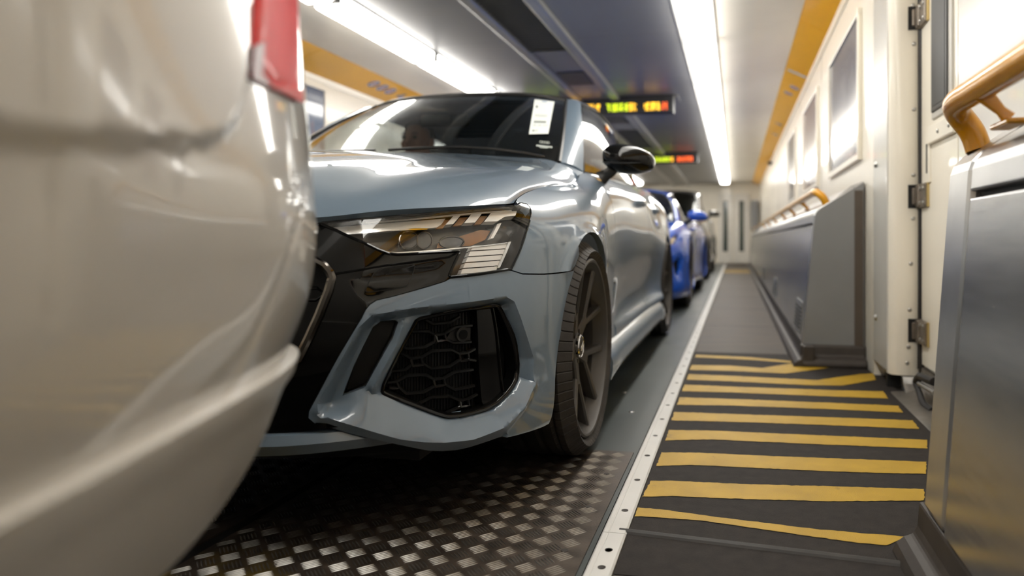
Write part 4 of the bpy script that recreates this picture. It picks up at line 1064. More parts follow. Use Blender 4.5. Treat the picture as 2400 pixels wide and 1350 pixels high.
HEX = [((1105,140),(1180,182),(1310,170),(1385,125)),
 ((990,245),(1140,238),(1195,268),(1190,320),(1110,362),(970,372),(940,350)),((1195,268),(1270,260),(1285,305),(1215,318),(1195,268)),
 ((1270,257),(1360,205),(1480,195)),((1285,305),(1340,328),(1475,318)),
 ((880,420),(940,412),(1010,450)),((840,540),(960,530),(1005,495)),((1005,450),(1085,435),(1100,490),(1020,500),(1005,450)),
 ((1085,440),(1170,392),(1320,380),(1385,408)),((1395,448),(1310,500),(1165,518),(1105,482)),((1385,408),(1450,400),(1460,450),(1395,460),(1385,408)),((1450,400),(1505,370)),((1460,450),(1510,455)),
 ((890,615),(975,572),(1115,562),(1190,595)),((1195,640),(1110,685),(965,700),(912,657)),((1185,595),(1265,585),(1275,630),(1200,645),(1185,595)),((815,622),(890,615),(910,660),(830,660)),
 ((1265,585),(1350,540),(1490,520)),((1278,632),(1350,665),(1500,632)),
 ((1075,765),(1165,722),(1310,710),(1385,740)),((1397,780),(1280,832)),((1385,740),(1450,725),(1460,770),(1395,785),(1385,740)),((1450,727),(1520,690))]
for hx in HEX:
    P = dens(S.poly(z3(*hx)), .01, False); MB().tube(list(S.xyz(P, -.046)), .0042, 6).build('mesh_bar', M_MESHB, ifr)
    q = S.xyz(P, -.048); q2 = S.xyz(P, -.066)
    MB().grid(np.stack([q, q2], 1)).build('mesh_web', M_GLOSSB, ifr)
for k in range(28):
    x = 860+k*25; P = S.poly(z3((x,60),(x,840))); kk = inside(inD, dens(P,.01,False)); pp = dens(P,.01,False)[kk]
    if len(pp) > 3: MB().tube(list(S.xyz(pp, -.072)), .002, 4).build('radiator_fin', M_SATINB, ifr)
sc_ = S.poly(z3((1408,262)))[0]; sp = S.xyz(sc_[None], -.046)[0]; sn = S._b(S.N, sc_[None])[0]
se = MB().tube([sp-sn*.01, sp+sn*.004], .0165, 24).build('parking_sensor', M_SATINB, ifr); MB().tube([sp+sn*.004, sp+sn*.006], .011, 20).build('sensor_face', M_GLOSSB, se)
P = S.poly(z3((1290,300),(1345,215),(1480,205),(1478,312),(1340,322))); S.patch('sensor_holder', P, M_SATINB, ifr, res=.02, off=-.050, flange=.01)
bl = S.patch('intake_blade', S.poly(z3((1505,72),(1545,60),(1622,62),(1655,250),(1700,660),(1570,792),(1545,740),(1520,420))), M_GLOSSB, ifr, res=.01, off=-.040, flange=.03)
MB().tube(list(S.line(S.poly(z3((1622,62),(1655,250),(1700,660))), -.038, .01)), .003, 6).build('blade_edge', M_GLOSSB, ifr)
mirror_tree(ifr, car)
so = S.patch('air_slot', sh(slD,-.003), M_SATINB, car, res=.02, off=-.085, flange=0)
wall_ = dens(slD, .008); MB().grid(np.stack([at_d(np.vstack([wall_, wall_[:1]]), -.018), S.xyz(np.vstack([wall_, wall_[:1]]), -.09)], 1)).build('slot_wall', M_SATINB, so)
mirror_tree(so, car)
# centre lip and lower black
lipc = []
for x in np.linspace(0, .74, 30):
    yf = np.interp(x, S.plan[:200,0], S.plan[:200,1]); z = .222; yf += .055*sstep(.45,.74,x)
    lipc.append([(x, yf+.000+.02*x, z+.034), (x, yf-.014+.02*x, z+.030), (x, yf-.020+.02*x, z+.018), (x, yf-.014+.02*x, z+.004), (x, yf+.03, z)])
shell('front_lip', np.array(lipc), M_RS, car, 0, .008, mirror=True)
lb = []
for x in np.linspace(0, .84, 20):
    yf = np.interp(x, S.plan[:200,0], S.plan[:200,1])
    lb.append([(x, yf+.16, .30), (x, yf+.13, .22), (x, yf+.10, .185), (x, yf+.4, .16)])
shell('lower_tray', np.array(lb), M_BLACK, car, 0, .004, mirror=True)
# ---- fender with wheel arch
def arc(cy, cz, r, a0, a1, n=24): return [(cy+r*math.cos(math.radians(a)), cz+r*math.sin(math.radians(a))) for a in np.linspace(a0, a1, n)]
def edge_dom(E):
    out = []
    for p in E:
        d = np.linalg.norm(S.G-p, axis=2); i, j = np.unravel_index(np.argmin(d), d.shape); out.append(S.refine(i, j, lambda X: X-p))
    return out
archR = .352
arch_pts = [S.yz(y, z) for y, z in arc(.0,.318,archR,156,-8,40)]
YD = .66
fend = [S.px(u, v) for u, v in [(1209,474),(1222,475),(1236,485),(1243.5,499)]+z2((2207,404),(2148,584),(2064,766))+[(1225,640.5),(1274.6,641),(1338,633)]]
fend += [S.px(1348,622), S.px(1357,596)]+arch_pts[9:]+[S.yz(.355,.20), S.yz(.36,.16), S.yz(.40,.155), S.yz(YD-.12,.24), S.yz(YD,.255)]
fend += [S.yz(YD,z) for z in (.4,.55,.7,.8,.87)]+[edge_dom([S.G[int(np.argmin(abs(S.plan[:,1]-YD))),-1]])[0]]
topf = [q for q in edge_dom(S_edge[::-1])]
fend += [np.array([p[0], S.HT]) for p in [edge_dom([np.array((.74,.6,.9))])[0]]]+[q+(0,-.004) for q in topf[2:-1:2]]
fendD = np.array(fend)
flD = np.array(arch_pts)
def fend_disp(V):
    d = pdist(flD, V, False); o = .010*np.exp(-(d/.022)**2)
    return o
fo = S.patch('fender', fendD, M_RS, car, res=.011, disp=fend_disp, flange=.02, angle=45, both=True)
# ---- doors, quarter, sill
def sidepanel(nm, y0, y1, zlo=.255, rear_arch=False, m=M_RS, disp=None):
    i0, i1 = [int(np.argmin(abs(S.plan[:S.n*3//4,1]-y))) for y in (y0, y1)]
    top = [np.array([S.ps[i], S.HT]) for i in range(i0, i1+1, 4)]
    left = [S.yz(y0, z) for z in np.linspace(zlo, .90, 10)]
    right = [S.yz(y1, z) for z in np.linspace(.90, zlo, 10)]
    poly = left+top+right
    return poly
def door_disp(V):
    X = S.xyz(V); y, z = X[:,1], X[:,2]
    o = -.016*np.exp(-((z-.40)/.11)**2)*sstep(.5,.9,y)*sstep(2.5,1.9,y)          # scalloped lower flank
    o += .008*np.exp(-((z-.285)/.02)**2)
    o += .004*np.exp(-((z-.835)/.012)**2)
    return o
d1 = S.patch('door', np.array(sidepanel('door', YD+.004, 1.70)), M_RS, car, res=.014, disp=door_disp, flange=.02, both=True)
rear_a = arc(2.631,.325,.352,180+10,60,20)
poly = [S.yz(1.704, z) for z in np.linspace(.255,.9,10)]+[np.array([S.ps[i], S.HT]) for i in range(int(np.argmin(abs(S.plan[:S.n*3//4,1]-1.704))), int(np.argmin(abs(S.plan[:S.n*3//4,1]-2.52)))+1, 4)]+[S.yz(2.52,z) for z in (.9,.8,.72)]+[S.yz(y,z) for y, z in arc(2.631,.325,.356,108,188,14)]
S.patch('rear_door', np.array(poly), M_RS, car, res=.016, disp=door_disp, flange=.02, both=True)
i52 = int(np.argmin(abs(S.plan[:S.n*3//4,1]-2.524)))
poly = [S.yz(2.524,z) for z in (.72,.8,.9)]+[np.array([S.ps[i], S.HT]) for i in range(i52, S.n, 5)]+[np.array([S.L, t*S.HT]) for t in np.linspace(1,.1,12)]+[np.array([S.ps[i], .1*S.HT]) for i in range(S.n-1, i52+30, -6) if S.plan[i,1] > 2.98 or S.plan[i,0] < .8]+[S.yz(y,z) for y, z in arc(2.631,.325,.352,-20,100,22)]
S.patch('rear_quarter', np.array(poly), M_RS, car, res=.02, flange=.02, mirror=True)
sk = []
for y in np.linspace(.375, 2.27, 40):
    xb = np.interp(y, S.plan[:S.n*3//4,1], S.plan[:S.n*3//4,0]); b = sstep(.37,.5,y)*sstep(2.3,2.15,y)
    sk.append([(xb-.035,y,.262),(xb-.012+.008*b,y,.235),(xb+.006*b,y,.205),(xb+.012*b,y,.180),(xb-.004,y,.150),(xb-.06,y,.135)])
o = shell('side_skirt', np.array(sk), M_RS, car, 0, .01, flip=False); mirrored(o)
for yh in (1.45, 2.36):
    q = S.xyz(S.yz(yh,.835)[None])[0]; o = MB().tube(bend([q+(-.004,-.115,0),q+(.022,-.085,.001),q+(.030,-.03,.002),q+(.030,.03,.002),q+(.022,.085,.001),q+(-.004,.115,0)], 4), .0125, 10, sx=.6).build('door_handle', M_RS, car); mirrored(o)
# ---- glasshouse
PG = dict(ws_base=[(0,.46,.992),(.3,.485,.988),(.55,.55,.972),(.655,.61,.958)], ws_top=[(0,1.20,1.378),(.25,1.215,1.374),(.42,1.245,1.363),(.515,1.285,1.350)],
  ws_mid=[(0,.46,.992),(0,.82,1.205),(0,1.20,1.378)], a_in=[(.655,.61,.958),(.615,.83,1.105),(.565,1.06,1.240),(.515,1.285,1.350)],
  a_out=[(.735,.68,.925),(.695,.86,1.075),(.645,1.05,1.215),(.600,1.235,1.318)],
  roof_mid=[(0,1.20,1.378),(0,1.6,1.412),(0,2.1,1.408),(0,2.6,1.36),(0,2.95,1.29)], roof_side=[(.515,1.285,1.350),(.535,1.6,1.376),(.53,2.1,1.365),(.505,2.55,1.315),(.47,2.92,1.25)],
  roof_rear=[(0,2.95,1.29),(.25,2.945,1.28),(.47,2.92,1.25)], dlo_top=[(.600,1.235,1.318),(.618,1.55,1.335),(.612,2.0,1.325),(.59,2.4,1.275),(.63,2.72,1.09)],
  belt=[(.735,.70,.925),(.752,1.2,.946),(.752,1.8,.966),(.735,2.3,.985),(.68,2.72,1.01)], rear_base=[(0,3.36,1.0),(.4,3.33,1.0),(.66,3.2,1.0)], glass=M_CLEARW)
WSG = greenhouse(car, PG, M_RS)
kc = int(np.argmin(np.linalg.norm(C_edge-np.array((.66,.578,.951)), axis=1)))
it0 = [int(np.argmin(np.linalg.norm(S.G[:,-1]-q, axis=1))) for q in (corner, np.array((.735,.68,.925)))]
pb = coons(np.array([corner]+[S.G[i,-1] for i in range(it0[0]+2, it0[1], 2)]+[np.array((.738,.685,.925))]), np.array([C_edge[kc], np.array((.655,.61,.958))]), C_edge[kc:][::-1], np.array([(.738,.685,.925),(.700,.65,.945),(.655,.61,.958)]), 14, 10)
mirrored(shell('pillar_base', pb, M_RS, car, .001, .012))
# cowl panel, wipers
shell('cowl', coons(np.array(C_edge[:30])-(0,-.01,.012), np.array(spline(PG['ws_base'],30))-(0,-.02,.01), np.array([C_edge[0]+(0,.01,-.012), (0,.48,.982)]), np.array([C_edge[29]+(0,.01,-.012), (.655,.63,.948)]), 30, 6), M_SATINB, car, 0, .004, mirror=True)
wb = spline(PG['ws_base'], 30)
def wiper(x0, x1, lift):
    pts = [WSG[int(i)][0]+np.array((0,-.006,.012+.02*math.sin(k/8*math.pi)*lift)) for k, i in enumerate(np.linspace(23+x0*34, 23+x1*34, 9))]
    MB().tube(pts, .006, 6).build('wiper', M_SATINB, car)
wiper(.62, .02, .5); wiper(-.05, -.6, .3)
# door mirrors
def mirror_housing(parent, c, sx, sy, sz, m, foot=None, k=1.0):
    n1, n2 = 26, 20; A = []
    for i in range(n1):
        th = math.pi*i/(n1-1); row = []
        for j in range(n2):
            ph = 2*math.pi*j/(n2-1)
            ca, sa = math.cos(th), math.sin(th); e = lambda v, p: math.copysign(abs(v)**p, v)
            x = -e(ca,.72); t = (x+1)/2
            hz = (.80+.30*math.sin(math.pi*min(1,t*.9+.05)))*(1-.22*t); y = e(math.cos(ph),.8)*e(sa,.62); z = e(math.sin(ph),.75)*e(sa,.62)
            row.append((c[0]+x*sx, c[1]+y*sy+ .035*t*k, c[2]+z*sz*hz-.012*t+.012*(1-t)))
        A.append(row)
    h = mk('mirror', np.array(A).reshape(-1,3), [(i*n2+j, i*n2+j+1, (i+1)*n2+j+1, (i+1)*n2+j) for i in range(n1-1) for j in range(n2-1)], m, parent, True, 60)
    if foot: MB().tube(bend(foot, 4), [.034-.010*min(1, q/6) for q in range(4*len(foot))], 10, sx=.6).build('mirror_foot', M_SATINB, h)
    g = MB(); ln = [(c[0]-sx*.9, c[1]-sy*.90, c[2]-.018),(c[0]-sx*.3, c[1]-sy*1.0, c[2]-.024),(c[0]+sx*.5,c[1]-sy*.88+.02,c[2]-.022),(c[0]+sx*.92,c[1]-sy*.4+.03,c[2]-.016)]
    g.tube(bend(ln, 5), .0022, 5).build('mirror_seam', M_BLACK, h)
    MB().box(c[0]-sx*.75, c[0]+sx*.78, c[1]+sy*.80, c[1]+sy*.95+.02, c[2]-sz*.62, c[2]+sz*.6).build('mirror_glass', mat('mirror_glass', (.6,.62,.65), .03, metal=1), h, smooth=False, bevel=.01)
    return h
mh = mirror_housing(car, (.910,.775,.985), .107, .085, .063, M_GLOSSB, foot=[(.79,.775,.905),(.81,.775,.918),(.835,.77,.935),(.85,.775,.955)])
mirror_tree(mh, car)
# ---- wheels, wells
for yy, R_ in ((0.0,.321),(2.631,.325)):
    wx = .795 if yy < 1 else .772
    w1 = wheel(car, (wx, yy, R_), R_, .250, .264, 1); w1.rotation_euler = (math.radians(24), 0, 0)
    w2 = copy_tree(w1, car); w2.location = (-wx, yy, R_); w2.rotation_euler = (math.radians(24), 0, math.pi)
    for s_ in (1, -1):
        prof = [(.372, .835*s_), (.372, .52*s_), (.02, .50*s_)]
        mb = MB(); V = []; n = 30
        for k in range(n):
            a = math.radians(-25+230*k/(n-1))
            for r, x in prof: V.append((x, yy+r*math.cos(a), max(.1, R_+r*math.sin(a))))
        mb.add(V, [(k*3+i, (k+1)*3+i, (k+1)*3+i+1, k*3+i+1) for k in range(n-1) for i in range(2)]); mb.build('wheel_well', M_BLACK, car)
fl_ = MB().box(-.62, .62, -.55, 3.2, .13, .2); fl_.build('underbody', M_BLACK, car, smooth=False)
MB().box(-.5,.5,-.66,.35,.2,.68).build('engine_block', M_BLACK, car, smooth=False)
# ---- cabin
MB().grid(np.array([[(x, .62+.1*abs(x), .93), (x, .85, .955-.0*abs(x)), (x, 1.0, .90), (x, 1.02, .5)] for x in np.linspace(-.64,.64,14)])).build('dashboard', M_DASH, car)
for sx in (-.37, .37):
    st = MB().box(sx-.26, sx+.26, 1.25, 1.75, .25, .50, .05).build('seat', M_SEAT, car)
    bk = MB(); 
    A = [[(sx+x*(1-.25*sstep(.95,1.15,z)), 1.72+(z-.45)*.28-.05*(1-abs(x)/.27), z) for x in np.linspace(-.27,.27,9)] for z in np.linspace(.45,1.02,10)]
    shell('backrest', np.array(A), M_SEAT, st, 0, .09, flip=True)
    A = [[(sx+x, 1.86-.03*(1-(x/.15)**2), z) for x in np.linspace(-.15,.15,7)] for z in np.linspace(1.0,1.2,6)]
    shell('headrest', np.array(A), M_SEAT, st, 0, .07, flip=True)
MB().box(-.62,.62,2.3,2.5,.4,1.0,.05).build('rear_seat', M_SEAT, car)
an = math.radians(25)
MB().tube([(-.37+.18*math.cos(a), 1.12+.18*math.sin(a)*math.sin(an), .92+.18*math.sin(a)*math.cos(an)) for a in np.linspace(0,2*math.pi,32,endpoint=False)], .014, 8, True).build('steering_wheel', M_DASH, car)
rv = MB().box(-.12,.12,.97,1.0,1.18,1.24,.012).build('rear_view_mirror', M_SATINB, car); MB().box(-.11,.11,.998,1.003,1.19,1.23).build('mirror_face', mat('mirror_glass'), rv, smooth=False); MB().box(-.035,.035,.94,1.0,1.19,1.235,.008).build('sensor_pod', M_SATINB, rv)
# arrival tag and sticker on the windscreen
WB = BVHTree.FromPolygons([tuple(p) for p in WSG.reshape(-1,3)], [(i*20+j,(i+1)*20+j,(i+1)*20+j+1,i*20+j+1) for i in range(WSG.shape[0]-1) for j in range(19)])
def ws(u, v, off):
    d = Vector(ray(u, v)); h = WB.ray_cast(Vector(CAM-CO), d)
    p = np.array(h[0]); n = np.array(h[1]); n = n if n[1] < 0 else -n; return p+n*off
def ws_card(nm, quad, m, off, parent, nu=2, nv=8, th=.0008):
    (a,b,c,d) = [np.array(q) for q in quad]; A = np.array([[ws(*((a*(1-i/nu)+b*i/nu)*(1-j/nv)+(d*(1-i/nu)+c*i/nu)*j/nv), off) for j in range(nv+1)] for i in range(nu+1)])
    return shell(nm, A, m, parent, 0, th)
M_CARD = mat('tag_card', (.80,.84,.82), .5, var=.02); M_INK = mat('tag_ink', (.16,.19,.17), .6); M_INKP = mat('tag_ink_pale', (.55,.60,.57), .6)
tq = empty('windscreen_tag', CO+ws(1262,318,.012), 'tall white paper tag hanging inside the grey-blue car windscreen', 'tag'); tq.location = CO
lo = lambda x, y: (1160+x/8.44, 220+y/8.44)
QT = [lo(785,135), lo(1172,180), lo(1050,815), lo(668,825)]
ws_card('card', QT, M_CARD, .006, tq)
def tsub(nm, u0, u1, v0, v1, m):
    a,b,c,d = [np.array(q) for q in QT]; f = lambda u, v: (a*(1-u)+b*u)*(1-v)+(d*(1-u)+c*u)*v
    ws_card(nm, [f(u0,v0), f(u1,v0), f(u1,v1), f(u0,v1)], m, .0075, tq, 1, 1, .0004)
tsub('tag_slot', .38,.62,.02,.055, mat('tag_blue', (.35,.42,.55), .5)); tsub('tag_mark', .12,.22,.18,.235, M_INK)
for k in range(6): tsub('tag_letter', .16+k*.105, .16+k*.105+.07, .43,.49, M_INKP)
for k in range(7): tsub('tag_digit', .17+k*.088, .17+k*.088+.06, .615,.675, M_INK)
for k in (0,1,3,4,6,7,8): tsub('tag_digit', .15+k*.085, .15+k*.085+.05, .725,.765, M_INKP)
for k in range(3): tsub('tag_letter', .15+k*.1, .15+k*.1+.08, .885,.925, M_INK if k < 1 else M_INKP)
for k in range(4):
    cc = lo(905+k*48, 968+k*5); pts = [ws(cc[0]+2.6*math.cos(a), cc[1]+2.6*math.sin(a), .004) for a in np.linspace(0,2*math.pi,14,endpoint=False)]
    MB().tube(pts, .0012, 4, True).build('sticker_ring', M_INKP, car)
for k in range(9):
    x = 815+k*36; y = 1022+k*4; ws_card('sticker_letter', [lo(x,y), lo(x+26,y+3), lo(x+26,y+36), lo(x,y+33)], M_INKP, .004, car, 1, 1, .0004)
for k in range(6):
    x = 880+k*27; y = 1070+k*2; ws_card('sticker_letter', [lo(x,y), lo(x+20,y+2), lo(x+20,y+16), lo(x,y+14)], M_INKP, .004, car, 1, 1, .0004)
# ================================================================== THE WHITE VAN (its rear left corner)
VO = np.array((-1.32, 0.0, 0.0))
van = empty('white_van', VO+(0,-.15,0), 'glossy white van whose rear corner and red tail lamp stand before the grey-blue car', 'van'); van.location = VO
M_VAN = mat('van_white_paint', (.60,.58,.545), .30, coat=1.0, coat_rough=.05, var=.02, vscale=5)
M_VANB = mat('van_bumper_white', (.57,.55,.515), .40, coat=.4, coat_rough=.2, var=.03, vscale=9)
VPLAN = [(0,.965),(.28,.955),(.52,.930),(.69,.875),(.79,.795),(.855,.68),(.91,.51),(.957,.36),(.985,.25),(1.0,.1),(1.005,-.2),(1.0,-1.0),(1.0,-2.2),(.985,-3.0),(.94,-3.5),(.8,-3.85),(.4,-4.0),(0,-4.03)]
vp = [(.19,.24),(.125,.32),(.060,.41),(.024,.50),(.006,.57),(.0,.65),(.0,.74),(.001,.85),(.004,1.0),(.03,1.25),(.08,1.6),(.14,1.82)]
vc = [(.20,.24),(.14,.32),(.080,.41),(.046,.50),(.014,.57),(.0,.65),(.006,.74),(.016,.85),(.032,1.0),(.06,1.25),(.11,1.6),(.16,1.82)]
VS = Loft(VPLAN, [((0,.965), vc), ((.79,.795), vc), ((.91,.51), vp), ((.957,.36), vp), ((1.0,-1.0), vp), ((.94,-3.5), vp), ((0,-4.03), [(i*1.0+(max(0,z-.9)*.9), z) for i, z in vp])], 420, 110, 4, VO, sgn=-1)
VS.HT = 1.6
def vdom_z(p, z):
    i = int(round(p/VS.L*(VS.n-1))); j = int(np.argmin(abs(VS.G[i,:,2]-z))); return np.array([p, VS.ts[j]*VS.HT])
def yzv(y, z):
    d = (VS.G[:,:,1]-y)**2+(VS.G[:,:,2]-z)**2; d = d.copy(); d[:80] = 9; i, j = np.unravel_index(np.argmin(d), d.shape); return np.array([VS.ps[i], VS.ts[j]*VS.HT])
groove = VS.poly([(-60,318),(0,320),(200,326),(400,334),(470,330),(515,312),(540,286),(556,245),(566,180),(574,80),(578,0)])
groove = np.vstack([groove, vdom_z(groove[-1,0], 1.02), vdom_z(groove[-1,0]+.03, 1.10)])
groove = spline(groove, 70)
vpanel = np.vstack([groove, vdom_z(groove[-1,0]+.05,1.78)[None], vdom_z(groove[0,0]+1.0,1.78)[None], np.array([[groove[0,0]+1.0, groove[0,1]]])])
bseam = VS.poly([(472,986),(540,880),(590,790),(640,690),(680,590),(703,505),(716,440)])
ledge_z = .512
pA = 0.0; pB = VS.L
dom = lambda p, z: vdom_z(p, z)
ps_ = np.linspace(0, VS.L, 160)
lampD = VS.poly([(592,2),(681,2),(679,110),(671,221),(620,203),(573,184),(579,110)]); 
lampD[1:4,0] -= .045
lampD = np.vstack([lampD, vdom_z(lampD[0,0], 1.12)[None], vdom_z(lampD[1,0], 1.12)[None]])[[7,8,1,2,3,4,5,6,0]]
upper = [dom(p, ledge_z+.004) for p in ps_]+[np.array([p, VS.HT]) for p in ps_[::-1]]
def van_disp(V):
    o = .006*sstep(-.0035,.0035,sdist(vpanel, V))
    d2 = pdist(bseam, V, False); o -= .0020*np.exp(-(d2/.003)**2)
    X = VS.xyz(V); o += .004*sstep(.62,.50,X[:,2])
    return o
warch = np.array([yzv(y, max(.25, z)) for y, z in arc(-.17,.33,.395,0,360,48)[:-1]])
farch = np.array([yzv(y, max(.25, z)) for y, z in arc(-3.0,.33,.395,0,360,48)[:-1]])
sidewin = np.array([yzv(y, z) for y, z in ((.05,1.18),(.0,1.62),(-.9,1.62),(-1.0,1.16))])
pq = yzv(-.62, .6)[0]; pn = ps_[ps_ < pq]; pf = ps_[ps_ > pq]
near_ = [dom(p, ledge_z+.004) for p in np.append(pn, pq)]+[np.array([p, VS.HT]) for p in np.append(pn, pq)[::-1]]
far_ = [dom(p, ledge_z+.004) for p in np.append(pq+.004, pf)]+[np.array([p, VS.HT]) for p in np.append(pq+.004, pf)[::-1]]
VS.patch('body_panel', np.array(near_), M_VAN, van, holes=[lampD, warch], res=.0075, disp=van_disp, flange=.02, angle=50, both=True, lines=[(sh(vpanel,-.0036)[:len(groove)], False), (sh(vpanel,.0036)[:len(groove)], False)])
VS.patch('side_panel', np.array(far_), M_VAN, van, holes=[farch], res=.04, flange=.02, angle=50, mirror=True)
lower = [dom(p, .26) for p in ps_]+[dom(p, ledge_z) for p in ps_[::-1]]
def vb_disp(V):
    X = VS.xyz(V); return .016*sstep(.30,.36,X[:,2])+.004*np.exp(-((X[:,2]-.505)/.012)**2)
VS.patch('bumper', np.array(lower), M_VANB, van, holes=[warch, farch], res=.016, disp=vb_disp, flange=.03, angle=45, mirror=True)
tl = VS.patch('tail_lamp', sh(lampD, .002), M_REDL, van, res=.010, disp=lambda V: .004*sstep(0,.012,sdist(lampD,V)), flange=.02)
VS.patch('lamp_clear_band', np.array([lampD[4],lampD[5],lampD[5]*.72+lampD[6]*.28,lampD[4]*.72+lampD[3]*.28]), mat('lamp_pink_lens', (.75,.09,.09), .35, spec=.25, coat=.1), tl, res=.01, off=.0065, flange=.003)
VS.patch('lamp_edge', np.array([lampD[5],lampD[6],lampD[7],lampD[7]*.86+lampD[2]*.14,lampD[6]*.86+lampD[3]*.14,lampD[5]*.86+lampD[4]*.14]), mat('lamp_dark_red', (.14,.006,.008), .3, coat=.1), tl, res=.01, off=.006, flange=.003)
mirror_tree(tl, van)
for y0_, y1_ in ((-.05,-1.05),(-1.15,-2.1)):
    P = np.array([yzv(y, z) for y, z in ((y0_,1.15),(y0_,1.62),(y1_,1.62),(y1_,1.15))]); o = VS.patch('side_window', P, M_PRIV, van, res=.03, off=.004, flange=.006); mirrored(o)
VS.patch('rear_window', np.array([dom(0,1.1), dom(.45,1.1), dom(.45,1.6), dom(0,1.6)]), M_PRIV, van, res=.04, off=.004, flange=.004, mirror=True)
top = VS.G[:,-1]; rf = [[(t*p[0], p[1], p[2]+.06*(1-t*t)) for t in np.linspace(-1,1,13)] for p in top]
shell('roof', np.array(rf), M_VAN, van, 0, .02, flip=True)
inn_ = VS.G[:, ::10]-VS.N[:, ::10]*.10; shell('inner_body', inn_, M_BLACK, van, 0, .004, mirror=True)
MB().box(-.7,.7,-3.7,.65,.22,.32).build('underbody', M_BLACK, van, smooth=False)
for yy in (-.17,-3.0):
    for s_ in (1,-1): wheel(van, (.86*s_, yy, .33), .33, .21, .21, s_, 5, 'twin', mat('steel_rim', (.3,.3,.3), .35, metal=.8), False)

# ================================================================== CARS FARTHER BACK
def simple_car(nm, label, O, plan, stat, G_, pm, cowl, cowl_y, midline, wb, R, arch, lamps=(), intakes=(), mirror_c=(.93,.62,.95), rim=None, gauge=.79, skirt=True):
    O = np.array(O, float); c = empty(nm, O, label, 'car'); s = Loft(plan, stat, 300, 70, 4, O)
    def syz(y, z):
        d = (s.G[:,:,1]-y)**2+(s.G[:,:,2]-z)**2; d = d.copy(); d[:40] = 9; i, j = np.unravel_index(np.argmin(d), d.shape); return np.array([s.ps[i], s.ts[j]*s.HT])
    hs = [np.array([syz(y, max(.125, z)) for y, z in arc(yy, R, arch, 0, 360, 40)[:-1]]) for yy in (0, wb)]
    lp = [s.poly(l) for l in lamps]; it = [s.poly(l) for l in intakes]
    s.patch('body', np.array([(0,.03),(s.L,.03),(s.L,s.HT),(0,s.HT)]), pm, c, holes=hs+lp+it, res=.025, disp=lambda V: sum(.012*np.exp(-(pdist(h, V)/.03)**2) for h in hs)-sum(.015*np.exp(-(pdist(h, V)/.03)**2) for h in it), flange=.02, mirror=True, angle=40)
    for l in lp:
        h = s.patch('headlight', l, mat('far_headlamp', (.55,.42,.25), .2, metal=.4, coat=1), c, res=.03, off=-.03, flange=0); s.patch('lens', l, M_LENS, h, res=.03, off=.002, flange=.004); mirror_tree(h, c)
    for l in it:
        h = s.patch('air_intake', l, M_BLACK, c, res=.03, off=-.05, flange=0); mirrored(h)
    ed = s.G[:,-1]; ic = int(np.argmax(s.plan[:,1] > -.5)); iw = int(np.argmax(s.plan[:,1] > cowl_y))
    cw_ = spline([midline[-1]]+cowl+[ed[iw]], 30)
    hd = coons(ed[:ic+1], cw_, spline(midline, 30), ed[ic:iw+1], 30, 30); rr_ = np.linspace(0,1,30)[:,None]; tt_ = np.linspace(0,1,30)[None,:]; hd[:,:,2] += .025*np.sin(math.pi*rr_)*np.sin(math.pi*tt_)
    shell('bonnet', np.concatenate([(hd*np.array((-1,1,1)))[::-1], hd[1:]], 0), pm, c, .003, .02)
    greenhouse(c, G_, pm, detail=False)
    inn = s.G[:, ::8]-s.N[:, ::8]*.09; shell('inner_body', inn, M_BLACK, c, 0, .004, mirror=True)
    for yy in (0, wb):
        w1 = wheel(c, (gauge, yy, R), R, .25, R-.075, 1, 5, 'Y', rim, False); w2 = copy_tree(w1, c); w2.location = (-gauge, yy, R); w2.rotation_euler = (0,0,math.pi)
    m = mirror_housing(c, mirror_c, .105, .075, .06, pm, foot=[(mirror_c[0]-.15,mirror_c[1]+.02,mirror_c[2]-.09),(mirror_c[0]-.10,mirror_c[1]+.01,mirror_c[2]-.06),(mirror_c[0]-.06,mirror_c[1],mirror_c[2]-.03)]); mirror_tree(m, c)
    for yh in (cowl_y+.85,):
        q = s.xyz(syz(yh, G_['belt'][1][2]-.09)[None])[0]; o = MB().tube([q+(0,-.1,0),q+(.025,-.06,0),q+(.025,.06,0),q+(0,.1,0)], .012, 8).build('door_handle', pm, c); mirrored(o)
    MB().box(-.6,.6,-.5,wb+.4,.14,.22).build('underbody', M_BLACK, c, smooth=False)
    MB().grid(np.array([[(x, cowl_y+.1, G_['belt'][0][2]-.02), (x, cowl_y+.5, G_['belt'][0][2]-.0), (x, cowl_y+.55, .5)] for x in np.linspace(-.6,.6,6)])).build('dashboard', M_DASH, c)
    for sx in (-.36,.36): MB().box(sx-.24,sx+.24,cowl_y+1.05,cowl_y+1.25,.4,G_['belt'][0][2]+.12,.05).build('seat', M_SEAT, c)
    return c, s
M_BLUE = paint('car_paint_bright_blue', (.002,.085,.55), .0, .3); M_DKC = paint('car_paint_dark_grey', (.045,.043,.042), .4, .3); M_SUVW = paint('car_paint_pale_grey', (.30,.28,.26), .4, .3)
zb = lambda *p: [(1500+x/4.218, 420+y/4.218) for x, y in p]
bp = [(0,-.95),(.35,-.93),(.6,-.86),(.78,-.72),(.88,-.52),(.915,-.3),(.925,0),(.915,.3),(.89,.7),(.885,1.3),(.91,1.9),(.945,2.4),(.945,2.7),(.9,3.05),(.75,3.35),(.4,3.45),(0,3.47)]
